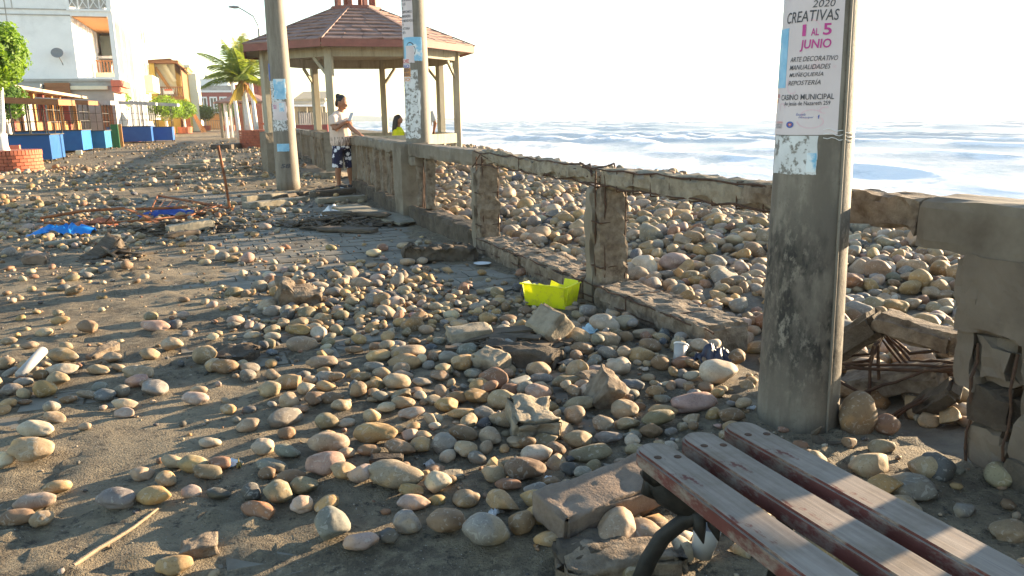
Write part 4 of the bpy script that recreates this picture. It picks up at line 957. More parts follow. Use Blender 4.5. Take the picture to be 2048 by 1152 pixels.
wl.text('58', D(-32), D(18), .40, .48, MT['ink'], lp, .004, .2, .03, 'graffiti'); wl.sheet('blue_sign', D(-95), D(-62), 1.95, 2.25, MT['ink_blue'], .004, None, .01, 27)
for t, z_ in (('BAILE', 1.50), ('LIMA', 1.46)): wl.text(t, D(-52), D(-30), z_, z_ + .03, MT['ink_pink'], lp, .0058, 0, .01)
# ------------------------------------------------------------------ bench
BD = math.atan2(-U1.y, -U1.x)                   # bench runs back towards the camera, along the railing
be = empty('bench', G(1275, 905, .45) * 1 - Vector((0, 0, .45)), BD, 'weathered park bench with three grey slats and peeling red paint', 'bench')
def slat_mesh(L, w, th, seed):
    out = []; n = 14
    for i in range(n + 1): a = math.pi / 2 + math.pi * i / n; out.append((w / 2 * .96 + w / 2 * math.cos(a) * .96, w / 2 * math.sin(a)))
    m = 30
    top = [(L * k / m, -w / 2) for k in range(1, m + 1)]
    outline = out + top + [(L, w / 2)] + [(L * k / m, w / 2) for k in range(m - 1, 0, -1)]
    outline = [p for p in outline if not (p[0] < w / 2 * .96 and abs(abs(p[1]) - w / 2) < 1e-6 and p not in out)]
    bm = bmesh.new(); vs_ = [bm.verts.new((x, y + .0015 * math.sin(x * 9 + seed), 0)) for x, y in outline]; f = bm.faces.new(vs_)
    r = bmesh.ops.extrude_face_region(bm, geom=[f]); bmesh.ops.translate(bm, vec=(0, 0, -th), verts=[v for v in r['geom'] if isinstance(v, bmesh.types.BMVert)])
    bmesh.ops.recalc_face_normals(bm, faces=bm.faces)
    bmesh.ops.bevel(bm, geom=[e for e in bm.edges if abs(e.verts[0].co.z - e.verts[1].co.z) < 1e-6], offset=.006, segments=2, affect='EDGES')
    bmesh.ops.triangulate(bm, faces=[f for f in bm.faces if len(f.verts) > 4])
    me = bpy.data.meshes.new('slat'); bm.to_mesh(me); bm.free(); return me
# slat origins measured at the rounded ends
ends = [G(1262, 905, .47), G(1352, 886, .47), G(1437, 872, .47)]
inv = Matrix.Rotation(-BD, 3, 'Z'); base = be.location
for k, e_ in enumerate(ends):
    q = inv @ (ends[0] - base); wid = .094
    o = link('slat', slat_mesh(1.65, wid, .042, k * 2.0), MT['bench'], be, (q.x - .035 - .004 * k, .0 + .130 * k + .026, .47 + .004 * k), (0.0, .0, -.012 + .01 * k))
    for x in (.085, .10):
        for dy in ((-.02,) if x == .085 else (.024,)):
            mb = MB(); mb.lathe([(.009, -.004), (.009, .001), (.006, .002)], (x, dy, 0), 12); mb.build('bolt', MT['rebar'], o)
# cast-iron end frame: curled leg with leaf points
def iron_leg(dx):
    inv4 = (Matrix.Translation(be.location) @ Matrix.Rotation(BD, 4, 'Z')).inverted(); leg = MB()
    off = -U1 * dx
    W_ = lambda x, y, Y: inv4 @ (at(x, y, Y) + off)
    leg.tube([W_(1275, 1175, 1.76), W_(1298, 1118, 1.77), W_(1325, 1075, 1.77), W_(1365, 1043, 1.77), W_(1415, 1028, 1.76), W_(1470, 1030, 1.75), W_(1520, 1050, 1.75)], [(.015, .026), (.016, .026), (.017, .026), (.017, .024), (.016, .022), (.014, .02), (.012, .016)], 10)
    leg.tube([W_(1300, 935, 1.80), W_(1330, 990, 1.78), W_(1395, 1030, 1.77)], [(.03, .03), (.026, .03), (.02, .03)], 8)
    leg.bar((.05, .0, .408), (.05, .30, .408), .05, .03)
    for x, y in ((1395, 1035), (1425, 1030), (1455, 1032)): leg.tube([W_(x, y - 12, 1.76), W_(x + 4, y + 22, 1.755), W_(x + 12, y + 52, 1.75)], [.020, .016, .002], 6)
    leg.tube([W_(1305, 945, 1.79), W_(1292, 985, 1.79), W_(1318, 1002, 1.79)], [.018, .014, .002], 6)
    # far foot
    leg.tube([(.12, .28, .40), (.12, .36, .25), (.12, .33, .08), (.12, .38, -.02)], [(.016, .024)] * 4, 8)
    leg.build('iron_leg', MT['iron'], be, True)
iron_leg(0.0); iron_leg(1.2)

# ------------------------------------------------------------------ rubble, timber and litter
def rubble(px, py, dims, rot, label, mat='concrete_pale', seed=0, z=None, n=(16, 12, 9), amp=.010, chip=.035, name='concrete_chunk', cat='rubble', zb=None):
    g = G(px, py); o = rough_obj(name, dims, MT[mat], None, (g.x, g.y, (ground_z(g.x, g.y) if zb is None else zb) + (dims[2] * .45 if z is None else z)), rot, smooth=True, n=n, amp=amp, chip=chip, seed=seed)
    return tag(o, label, cat, None)
rubble(940, 690, (.24, .15, .10), (.08, -.05, .25), 'pale squarish concrete block left of the pointed block near the yellow crate', seed=1, amp=.005, chip=.02)
rubble(1098, 690, (.20, .17, .13), (.75, .18, -.9), 'pointed concrete block tilted up on its corner below the yellow crate', seed=2, amp=.004, chip=.02, z=.10)
rubble(985, 742, (.16, .12, .10), (.3, .2, -.6), 'small speckled concrete block among cobbles, left of the pointed block', seed=3)
rubble(1062, 868, (.17, .20, .12), (.25, .1, .2), 'sunlit rough concrete chunk with a hollow channel in the cobble pile', seed=4, amp=.018, chip=.05, n=(22, 22, 10))
rubble(1210, 810, (.10, .16, .14), (.3, .5, .3), 'jagged upright concrete shard leaning in the cobble pile', 'concrete_rough', 5, amp=.018, chip=.05)
rubble(1195, 775, (.15, .12, .05), (.2, .1, .5), 'flat dark concrete flake behind the upright shard', 'concrete_rough', 6, amp=.014)
rubble(1040, 725, (.42, .15, .09), (.1, .05, -.35), 'long dark broken slab lying between two concrete blocks', 'concrete_dark', 7, amp=.016, chip=.05, n=(34, 14, 9))
rubble(1215, 1052, (.44, .17, .095), (.14, -.06, .55), 'long pinkish concrete kerb piece lying against the bench leg', 'concrete_slab', 8, amp=.005, chip=.018, n=(44, 20, 12), z=.075)
rubble(1180, 1128, (.22, .10, .06), (.1, 0, .3), 'dark concrete splinter under the long kerb piece at the bottom', 'concrete_dark', 9, amp=.014)
rubble(1240, 1150, (.36, .12, .06), (.1, 0, .1), 'flat concrete slab fragment at the very bottom beside the bench leg', 'concrete_rough', 10, amp=.014)
rubble(880, 520, (.62, .22, .13), (.05, .05, .2), 'long crumbled mortar lump on the bare tiles left of the railing', 'concrete_dark', 11, amp=.03, chip=.06, n=(40, 16, 10))
rubble(600, 610, (.28, .18, .15), (.3, .2, .4), 'craggy mortar lump in the central stone drift', 'concrete_rough', 12, amp=.03, chip=.05)
rubble(465, 715, (.26, .16, .05), (.1, 0, -.3), 'dark flat mortar crust beside a square paver', 'concrete_dark', 13, amp=.02)
rubble(215, 515, (.16, .30, .14), (.6, .3, -.3), 'splintered timber stump leaning on stones left of centre', 'darkwood', 14, amp=.01, chip=.03, name='timber_stump', cat='timber')
rubble(75, 530, (.20, .14, .10), (.2, .1, .2), 'pink-tinged rubble lump near the left edge', 'concrete_slab', 15, amp=.012)
rubble(400, 1108, (.10, .06, .045), (.2, .1, .4), 'small rough mortar crumb at the lower left', 'concrete_rough', 16, amp=.012)
rubble(205, 712, (.05, .20, .04), (.1, .2, -.25), 'narrow mortar strip left of the two pale flat stones', 'concrete_rough', 17, amp=.01)
rubble(775, 940, (.12, .05, .035), (0, 0, .05), 'small dark rectangular stone slab above the big olive cobble', 'concrete_dark', 18, amp=.003, chip=.008)
rubble(1005, 505, (.12, .10, .09), (.2, .2, .3), 'angular grey stone at the right end of the mortar lump', 'concrete', 19)
rubble(905, 960, (.09, .05, .02), (.2, .1, .3), 'shiny grey shell-like flake beside the pale round cobble', 'concrete_pale', 20, amp=.008)
# stones wedged in the collapsed bay
for k, (px, py, Y, L, c, lab) in enumerate(((1708, 930, 2.92, .095, 'brown', 'tall brown boulder standing right behind the third bench slat'), (1768, 915, 2.90, .06, 'reddish brown', 'dark reddish cobble right of the tall brown boulder'), (1695, 868, 3.1, .045, 'pale', 'pale cobble at the right foot of the big pole'), (1845, 775, 3.35, .06, 'brown', 'brown cobble wedged under the bent rebar'), (1985, 1060, 2.45, .06, 'olive', 'olive cobble in the shade at the right edge'), (1870, 1000, 2.5, .07, 'dark grey', 'dark cobble in the deep shade below the pier'))):
    p = at(px, py, Y); st = dict(rgb=np.array(PAL[c]))
    o = link('cobble', SM[(k * 5 + 3) % NSH], None, None, (p.x, p.y, max(p.z, L * .8)), (.1, .2, k), (L * .85, L * .8, L * (1.25 if k == 0 else .7))); o.color = (*PAL[c], 1); tag(o, lab, 'cobble', 'cobbles in the collapsed bay')
# yellow crate, broken
cg = G(1102, 612); cr = empty('plastic_crate', (cg.x, cg.y, .01), R(-32), 'broken bright yellow plastic crate on the tiles beside the railing kerb', 'crate')
L_, W_, H_ = .30, .16, .15
def crate_wall(name, a, b, top):
    mb = MB(); n = len(top); V = []
    a, b = Vector(a), Vector(b); out = (b - a).cross(Vector((0, 0, 1))).normalized()
    for t, h in top:
        p = a.lerp(b, t); fl = .028 * h / H_
        V += [p, p + Vector((0, 0, h)) + out * fl, p + Vector((0, 0, h)) + out * (fl - .004), p - out * .004]
    F = [(0, 1, 2, 3), tuple(reversed([(n - 1) * 4 + k for k in range(4)]))]
    for i in range(n - 1):
        o_ = i * 4
        for k in range(4): F.append((o_ + (k + 1) % 4, o_ + k, o_ + 4 + k, o_ + 4 + (k + 1) % 4))
    mb.add(V, F); return mb.build(name, MT['crate'], cr)
c0, c1, c2, c3 = (-L_ / 2, -W_ / 2, 0), (L_ / 2, -W_ / 2, 0), (L_ / 2, W_ / 2, 0), (-L_ / 2, W_ / 2, 0)
crate_wall('side_wall', c0, c1, [(0, H_), (.25, H_ * .97), (.5, H_ * .96), (.75, H_ * .98), (1, H_)])
crate_wall('end_wall', c1, c2, [(0, H_), (.5, H_), (1, H_ * 1.05)])
crate_wall('side_wall', c2, c3, [(0, H_ * 1.05), (.12, H_ * 1.08), (.34, H_ * 1.1), (.36, H_ * .80), (.5, H_ * .84), (.68, H_ * .95), (.70, H_ * .72), (.85, H_ * .70), (1, H_ * .75)])
crate_wall('end_wall', c3, c0, [(0, H_ * .75), (.3, H_ * .8), (.45, H_ * .98), (1, H_)])
mb = MB(); mb.box((0, 0, .006), (L_ - .01, W_ - .01, .008)); mb.build('base', MT['crate'], cr)
mb = MB(); mb.tube([(-L_ / 2 - .026, -W_ / 2 - .028, H_), (L_ / 2 + .02, -W_ / 2 - .028, H_), (L_ / 2 + .027, W_ / 2 + .01, H_ * 1.02)], .006, 6); mb.build('rim', MT['crate'], cr)
# sheets of plastic: crumpled patches
def crumple(name, loc, dx, dy, h, mat, label, cat, seed, rz=0.0, n=24, thick=.004):
    u_, v_ = np.meshgrid(np.linspace(-1, 1, n), np.linspace(-1, 1, n), indexing='ij')
    P = np.stack([u_ * 1.6 + seed, v_ * 1.6, np.zeros_like(u_)], -1); nn = np.clip(fbm(P * 1.9, 4, .5), -.5, .6)
    edge = 1 - np.clip(np.sqrt(u_ ** 2 + v_ ** 2) / 1.3, 0, 1) ** 2
    x = u_ * dx * (1 + .25 * vnoise(P + 9)); y = v_ * dy * (1 + .3 * vnoise(P + 19)); z = np.clip(h * edge * (.55 + .9 * nn), .003, None)
    V = np.concatenate([np.stack([x, y, z], -1).reshape(-1, 3), np.stack([x, y, z - thick], -1).reshape(-1, 3)]); i_ = np.arange(n * n).reshape(n, n)
    q = np.stack([i_[:-1, :-1], i_[1:, :-1], i_[1:, 1:], i_[:-1, 1:]], -1).reshape(-1, 4)
    o = link(name, mesh_np(name, V, np.concatenate([q, q[:, ::-1] + n * n])), mat, None, (loc.x, loc.y, ground_z(loc.x, loc.y) + .004), (0, 0, rz)); return tag(o, label, cat)
crumple('blue_tarp', G(128, 470), .30, .20, .13, MT['tarp'], 'crumpled bright blue plastic sheet on the left of the rusty frame', 'plastic sheet', 1.0, .2, 22)
crumple('plastic_bag', G(332, 432), .34, .22, .12, MT['bluebag'], 'dark blue plastic bag caught inside the rusty frame', 'plastic bag', 2.0, .1)
crumple('plastic_bag', G(1195, 668), .10, .055, .05, MT['palebag'], 'pale blue plastic scrap between cobbles right of the yellow crate', 'plastic bag', 3.0, .2)
crumple('plastic_bag', G(1425, 735), .09, .07, .09, MT['navybag'], 'dark navy plastic bag beside the clear cup', 'plastic bag', 4.0, .3)
crumple('plastic_bag', G(195, 452), .22, .12, .10, MT['brickred'], 'small red and white wrapper right of the blue sheet', 'wrapper', 5.0, .3)
crumple('plastic_bag', G(668, 434), .16, .10, .16, MT['white_plastic'], 'white plastic bag on the dark debris heap by the pedestal', 'plastic bag', 6.0, .6)
crumple('plastic_bag', G(762, 397), .10, .07, .22, MT['white_plastic'], 'white plastic scrap stuck at the foot of the balusters', 'plastic bag', 7.0, .6)
for k, (px, py, dx, dy, m_, lab) in enumerate(((1098, 970, .018, .012, 'white_plastic', 'white paper scrap by the brown cobble near the bench'), (986, 1040, .028, .010, 'white_plastic', 'thin white scrap above the big grey cobble'), (860, 938, .03, .02, 'pvc', 'grey plastic flake left of the concrete channel chunk'), (525, 612, .035, .025, 'pvc', 'small silver and dark wrapper in the stone drift'), (465, 945, .03, .02, 'white_plastic', 'white plastic fragment beside the green-ringed stone'), (480, 950, .018, .008, 'palm_dry', 'yellow-green leaf scrap by the striped stone'), (1495, 828, .03, .012, 'white_plastic', 'white splinter at the left foot of the big pole'), (640, 775, .02, .02, 'pvc', 'clear plastic twist beside a tan cobble'))):
    crumple('scrap', G(px, py), dx, dy, .03, MT[m_], lab, 'litter', 20 + k * 1.7, k, 8, .002)
# plate, cup, pipe, stick, cable
g = G(965, 531); mb = MB(); mb.lathe([(.02, .0), (.06, .003), (.075, .010), (.077, .011), (.062, .006), (.02, .004)], (0, 0, 0), 24); tag(mb.build('round_plate', MT['white_plastic'], None, True, loc=(g.x, g.y, .012)), 'flat round white plastic plate on the bare tiles', 'plate')
g = G(1358, 735); cup = empty('plastic_cup', (g.x, g.y, .07), 0, 'clear plastic cup tipped over among cobbles by the navy bag', 'cup'); cup.rotation_euler = (R(-25), R(28), .3)
mb = MB(); mb.lathe([(.022, -.05), (.036, .05), (.034, .05), (.021, -.046)], (0, 0, 0), 24); mb.build('cup_wall', MT['pvc'], cup, True); mb = MB(); mb.lathe([(.0355, .046), (.039, .049), (.039, .053), (.034, .053)], (0, 0, 0), 24); mb.build('cup_rim', MT['white_plastic'], cup, True)
g = G(1408, 1130); mb = MB(); mb.lathe([(.030, -.05), (.040, .05), (.038, .05), (.028, -.046)], (0, 0, 0), 20); o = mb.build('plastic_cup', MT['pvc'], None, True, loc=(g.x, g.y, .08)); o.rotation_euler = (.1, .15, 0); tag(o, 'whitish broken plastic cup under the bench beside the iron leg', 'cup')
a_, b_ = G(42, 768) + Vector((0, 0, .045)), G(92, 738) + Vector((0, 0, .10)); mb = MB()
d_ = (b_ - a_).normalized(); mb.tube([b_, a_, a_ + d_ * .002, b_], [.024, .024, .020, .020], 16); tag(mb.build('plastic_pipe', MT['pvc'], None, True), 'short light grey plastic pipe lying in stones at the left edge', 'pipe')
mb = MB(); pts_ = [G(x, y) + Vector((0, 0, .032)) for x, y in ((318, 1035), (300, 1050), (268, 1075), (232, 1098), (195, 1120), (150, 1152))]; mb.tube(pts_, [.003, .005, .005, .006, .006, .007], 6); tag(mb.build('stick', MT['bark']), 'long thin brown stick on the silt at the bottom left', 'stick')
mb = MB(); pts_ = [G(x, y) + Vector((0, 0, .012)) for x, y in ((915, 615), (960, 600), (1000, 588), (1060, 572))]; mb.tube(pts_, .006, 6); tag(mb.build('cable', MT['dark_metal']), 'thin dark cable stretched across the tiles left of the crate', 'cable')
# rusty frame
rf = empty('rusty_frame', G(280, 435), 0, 'bent rusty steel bed-like frame lying across the promenade', 'metal frame', world=True)
def rt(pts, r=.018, name='tube', flat=None):
    P = [G(x, y) + Vector((0, 0, z)) for x, y, z in pts]; mb = MB()
    if flat:
        for a, b in zip(P, P[1:]): mb.bar(a, b, flat, .012)
    else: mb.tube(P, r, 8)
    o = mb.build(name, MT['rust'], rf); return o
rt([(84, 452, .10), (170, 450, .18), (253, 448, .20)]); rt([(253, 448, .20), (290, 450, .12), (326, 456, .03)], name='flat_bar', flat=.05); rt([(275, 446, .18), (330, 441, .16), (378, 437, .15)])
rt([(316, 396, .04), (390, 409, .04), (466, 422, .03)], .02); rt([(316, 396, .04), (306, 420, .05), (300, 438, .06)], .012); rt([(380, 440, .06), (412, 432, .10), (442, 424, .10)], name='flat_bar', flat=.05)
rt([(90, 452, .04), (180, 455, .04), (300, 448, .05), (440, 428, .04)], .014); rt([(210, 452, .03), (225, 455, .14), (232, 462, .02)], .01); rt([(250, 456, .02), (330, 446, .05), (400, 442, .05)], .012)
for k in range(9): rt([(318 + k * 14, 399 + k * 2.3, .03), (300 + k * 15, 424 + k * .2, .04)], .004, 'mesh_wire')
for k in range(3): rt([(314 - k * 5, 404 + k * 9, .035), (440 - k * 6, 424 + k * 4, .035)], .004, 'mesh_wire')
p = G(460, 421); mb = MB(); mb.tube([(p.x, p.y, .02), (p.x - .03, p.y, .45), (p.x - .09, p.y + .02, .92)], .02, 8); o = mb.build('upright_rod', MT['rust'], rf)
# timbers
def timber(pa, pb, w, h, label, mat='driftwood', z=.0, lift=0.0, seed=0, name='timber'):
    a, b = G(*pa), G(*pb); d = b - a; zc = max(ground_z(a.x, a.y), 0) + h / 2 + z
    o = rough_obj(name, (d.length, w, h), MT[mat], None, ((a.x + b.x) / 2, (a.y + b.y) / 2, zc + lift / 2), (0, -math.asin(max(-1, min(1, lift / d.length))), math.atan2(d.y, d.x)), n=(18, 4, 3), amp=.004, chip=.012, seed=seed)
    return tag(o, label, 'timber', 'loose timbers')
timber((488, 404), (592, 392), .16, .09, 'grey timber lying at the foot of the left pole', seed=1); timber((492, 417), (612, 404), .20, .09, 'grey forked timber in front of the left pole', seed=2)
timber((632, 408), (730, 401), .20, .09, 'pale grey timber on the ground in front of the man', seed=3); timber((626, 396), (706, 388), .20, .10, 'dark timber under the feet of the man with the phone', 'darkwood', seed=4)
timber((690, 436), (826, 450), .42, .03, 'pale splintered board leaning on the debris heap', 'driftwood', .14, -.12, 5, 'board'); timber((620, 447), (760, 442), .30, .06, 'dark soaked plank in the debris heap by the pedestal', 'darkwood', 0, .05, 6)
timber((650, 440), (780, 450), .12, .05, 'dark narrow plank across the debris heap', 'darkwood', .06, .04, 7); timber((640, 462), (750, 466), .16, .05, 'black rotten plank in front of the debris heap', 'darkwood', 0, 0, 8)
timber((335, 470), (425, 460), .16, .10, 'split dark timber with pale edges below the rusty frame', 'driftwood', 0, .04, 9); timber((330, 478), (400, 470), .10, .06, 'thin dark timber in front of the split timber', 'darkwood', 0, 0, 10)
timber((330, 338), (415, 335), .40, .10, 'weathered timber lying far up the sunlit promenade', 'driftwood', 0, 0, 11); timber((395, 327), (455, 322), .45, .10, 'flat grey timber left of the far palm planter', 'driftwood', 0, 0, 12); timber((440, 300), (490, 295), .9, .22, 'dark timber heap left of the palm planter', 'darkwood', 0, 0, 13)
timber((560, 398), (690, 378), .10, .07, 'thin timber between the left pole and the man', 'darkwood', 0, 0, 14); timber((655, 357), (700, 352), .5, .12, 'short pale slab behind the standing man', 'concrete', 0, 0, 15)
timber((90, 495), (240, 478), .12, .05, 'grey plank end in front of the blue sheet', 'driftwood', 0, 0, 16)
def debris(c, rx, ry, n, label, seed):
    r_ = random.Random(seed); mb = MB()
    for k in range(n):
        a, q = r_.uniform(0, 6.28), r_.random() ** .6; x, y = c.x + rx * q * math.cos(a), c.y + ry * q * math.sin(a); z = .01 + .13 * (1 - q) * r_.random()
        L = r_.uniform(.05, .34); t = r_.uniform(-.25, .25); h_ = r_.uniform(0, 6.28) if k % 3 else r_.gauss(.0, .5)
        mb.box((x, y, z + .01), (L, r_.uniform(.008, .07), r_.uniform(.006, .022)), h_, r_.uniform(-.5, .5), t)
    o = mb.build('debris_heap', MT['darkwood']); return tag(o, label, 'debris')
debris(G(690, 450), .75, .45, 150, 'heap of dark wet splinters and rags left of the pedestal', 1)
debris(G(350, 462), .8, .4, 90, 'dark splinters and scraps under the rusty frame', 2); debris(G(240, 520), .35, .25, 40, 'small pile of splinters around the timber stump', 3); debris(G(1030, 700), .35, .2, 50, 'dark wood crumbs between the concrete blocks', 5)
mb = MB(); K_ = [at(1662, 958, 2.72), at(1655, 925, 2.75), at(1640, 890, 2.78), at(1628, 868, 2.80)]; mb.tube(K_, [.030, .024, .030, .012], 9); mb.tube([at(1690, 975, 2.7), at(1668, 930, 2.73), at(1650, 905, 2.76)], [.022, .018, .02], 8)
for k in range(5): mb.tube([K_[1 + k % 3], K_[1 + k % 3] + Vector((random.uniform(-.06, .08), -.03, random.uniform(-.03, .05)))], [.014, .005], 6)
tag(mb.build('driftwood', MT['darkwood']), 'knotty dark driftwood stub at the right foot of the big pole', 'driftwood')
# ------------------------------------------------------------------ gazebo on the sea side
GC = Vector((-3.80, 20.9, 0)); GA0 = R(-106 + 11)       # a corner points almost at the camera
gz = empty('gazebo', GC, 0, 'octagonal wooden gazebo with red shingle roof on the sea side of the railing', 'gazebo')
GP, GR = 2.50, 2.96; EZ, TZ, TR = 2.92, 3.86, .60
def gang(k): return GA0 + k * math.pi / 4
def gp(k, r, z): a = gang(k); return Vector((r * math.cos(a), r * math.sin(a), z))
for k in range(8):
    mb = MB(); a = gang(k); mb.box(gp(k, GP, 1.43), (.17, .17, 2.90), a, bev=.008); mb.build('post', MT['gaz_wood'], gz)
    p = gp(k, GP, 0); wp = GC + p
    if sv(wp.x, wp.y)[1] < .9:
        V, F = rough_box((.40, .34, .98), n=(5, 5, 10), amp=.004, chip=.015, seed=k); link('post_base', mesh_np('post_base', V, F), MT['concrete'], gz, (p.x, p.y, .49), (0, 0, a))
    mb = MB(); mb.bar(gp(k, GP, EZ - .16), gp(k + 1, GP, EZ - .16), .10, .24); mb.build('ring_beam', MT['gaz_wood'], gz)
    for q in ((1,) if k % 2 else (-1,)):
        A = gp(k, GP, EZ - .75); B = gp(k, GP, EZ - .28) + (gp(k + q, GP, EZ - .28) - gp(k, GP, EZ - .28)).normalized() * .42
        mb = MB(); mb.bar(A, B, .06, .07); mb.build('brace', MT['gaz_wood'], gz)
    mb = MB(); mb.bar(gp(k, .2, TZ - .32), gp(k, GR - .05, EZ - .06), .08, .12); mb.build('rafter', MT['gaz_wood'], gz)
    # fascia board and shingle courses of this face
    mb = MB(); mb.bar(gp(k, GR, EZ - .02), gp(k + 1, GR, EZ - .02), .05, .16); mb.build('fascia', MT['roof_trim'], gz)
    NC = 9
    for c in range(NC):
        t0, t1 = c / NC, (c + 1.25) / NC
        def P(kk, t, up): r = GR + (TR - GR) * t; return gp(kk, r * 1.0 + (.03 if t == t0 else 0), EZ + (TZ - EZ) * t + up)
        n = 5 if c < 3 else (4 if c < 6 else 2); th = .028
        A, B, C_, D_ = P(k, t0, .085), P(k + 1, t0, .085), P(k + 1, min(t1, 1), .055), P(k, min(t1, 1), .055)
        off = .5 / n * (c % 2); cuts = [0] + [min(1, max(0, (i + off) / n)) for i in range(1, n)] + [1]
        row = MB()
        for u0, u1 in zip(cuts, cuts[1:]):
            if u1 - u0 < .02: continue
            dz = Vector((0, 0, random.uniform(-.012, .014))); dz2 = Vector((0, 0, random.uniform(-.012, .018)))
            e0, e1 = u0 + .002, u1 - .002
            row.slab([A.lerp(B, e0) + dz, A.lerp(B, e1) + dz2, D_.lerp(C_, e1), D_.lerp(C_, e0)], th)
        row.build('shingle_course', MT['roof'], gz)
    mb = MB(); mb.bar(gp(k, GR + .04, EZ + .075), gp(k, TR, TZ + .085), .08, .03); mb.build('hip_cap', MT['roof'], gz)
    mb = MB(); mb.box(gp(k, .47, TZ + .30), (.10, .10, .62), gang(k)); mb.build('lantern_post', MT['roof_trim'], gz)
deck = MB(); deck.prism([gp(k, GR + .02, 0)[:2] for k in range(8)], EZ - .05, EZ - .02); deck.build('soffit', MT['gaz_wood'], gz)
mb = MB(); mb.prism([gp(k, TR + .06, 0)[:2] for k in range(8)], TZ + .02, TZ + .12); mb.build('roof_collar', MT['roof_trim'], gz)
mb = MB(); mb.prism([gp(k, .72, 0)[:2] for k in range(8)], TZ + .60, TZ + .66); mb.build('lantern_roof', MT['roof_trim'], gz)
mb = MB(); mb.lathe([(.70, TZ + .662), (.05, TZ + 1.15)], (0, 0, 0), 8); mb.build('lantern_cap', MT['roof'], gz)
mb = MB(); mb.prism([gp(k, GP + .25, 0)[:2] for k in range(8)], -.10, .03); mb.build('floor', MT['concrete'], gz)
mb = MB(); mb.prism([gp(k, GP + .1, 0)[:2] for k in range(8)], -2.2, -.102); mb.build('plinth', MT['concrete_dark'], gz)
# seat rail round the sea side
for k in range(8):
    m_ = GC + (gp(k, GP, 0) + gp(k + 1, GP, 0)) * .5
    if sv(m_.x, m_.y)[1] > .6:
        z0 = .62
        mb = MB(); mb.bar(gp(k, GP, z0 + .12), gp(k + 1, GP, z0 + .12), .09, .24); mb.build('seat_rail', MT['gaz_wood'], gz)
        for t in (.2, .5, .8):
            A = gp(k, GP, 0).lerp(gp(k + 1, GP, 0), t); B = gp(k, GP, z0).lerp(gp(k + 1, GP, z0), min(1, t + .14)); mb = MB(); mb.bar(A, B, .07, .08); mb.build('rail_strut', MT['gaz_wood'], gz)
        mb = MB(); mb.bar(gp(k, GP - .05, .1), gp(k + 1, GP - .05, .1), .07, .10); mb.build('lower_rail', MT['gaz_wood'], gz)
# seat plank for the woman
mb = MB(); mb.bar(gp(1, GP - .55, .46), gp(4, GP - .55, .46), .4, .05); mb.build('seat_plank', MT['gaz_wood'], gz)

# second, far gazebo
g2 = empty('far_gazebo', at(497, 255, 64) * 1, 0, 'far gazebo with low red roof and pale posts behind the palm trunks', 'gazebo'); g2.location.z = 0
for k in range(8):
    a = k * math.pi / 4 + .2; mb = MB(); mb.box((2.0 * math.cos(a), 2.0 * math.sin(a), 1.35), (.2, .2, 2.7), a); mb.build('post', MT['whitewash'] if k % 2 else MT['gaz_wood'], g2)
mb = MB(); mb.lathe([(2.6, 2.65), (2.62, 2.75), (.2, 3.5)], (0, 0, 0), 8); mb.build('roof', MT['roof'], g2)

# ------------------------------------------------------------------ people
def fuse(name, lofts, mat, parent, voxel=.010, smooth=4):
    mb = MB()
    for pts, rad in lofts:
        # round the ends
        mb.tube(pts, rad, 12)
    me = bpy.data.meshes.new('tmp'); me.from_pydata(mb.v, [], mb.f); me.update()
    o = bpy.data.objects.new('tmp', me); COL.objects.link(o)
    r = o.modifiers.new('r', 'REMESH'); r.mode = 'VOXEL'; r.voxel_size = voxel
    s = o.modifiers.new('s', 'SMOOTH'); s.iterations = smooth; s.factor = .5
    dg = bpy.context.evaluated_depsgraph_get(); out = bpy.data.meshes.new_from_object(o.evaluated_get(dg)); bpy.data.objects.remove(o)
    out.materials.clear(); out.name = name; out.polygons.foreach_set('use_smooth', np.ones(len(out.polygons), bool))
    return link(name, out, mat, parent)
def ball(c, r, n=7):
    c = Vector(c); rx, ry, rz = r if isinstance(r, tuple) else (r, r, r)
    P, Q = [], []
    for i in range(n):
        t = -math.pi / 2 + math.pi * (i + .08) / (n - .84); P.append(c + Vector((0, 0, rz * math.sin(t)))); Q.append((max(.002, rx * math.cos(t)), max(.002, ry * math.cos(t))))
    return P, Q
def hand_lofts(w, d, up, side, curl=.4, s=1.0):
    """palm + five fingers from wrist w, pointing d; side = direction of the thumb"""
    d, up, side = Vector(d).normalized(), Vector(up).normalized(), Vector(side).normalized(); w = Vector(w); L = []
    L.append(([w, w + d * .045 * s, w + d * .085 * s], [(.026, .022), (.036, .018), (.034, .014)]))
    for i, ln in enumerate((.068, .078, .072, .056)):
        b = w + d * .078 * s + side * (.027 - .018 * i) * s
        m = b + (d * math.cos(curl * .5) - up * math.sin(curl * .5)) * ln * .5 * s; e = m + (d * math.cos(curl * 1.5) - up * math.sin(curl * 1.5)) * ln * .5 * s
        L.append(([b, m, e], [.0095, .009, .007]))
    t0 = w + d * .03 * s + side * .022 * s; t1 = t0 + (d * .6 + side * .8).normalized() * .035 * s; t2 = t1 + (d * .9 + side * .25 - up * .2).normalized() * .03 * s
    L.append(([t0, t1, t2], [.012, .0105, .008])); return L
def V3(*a): return Vector(a)
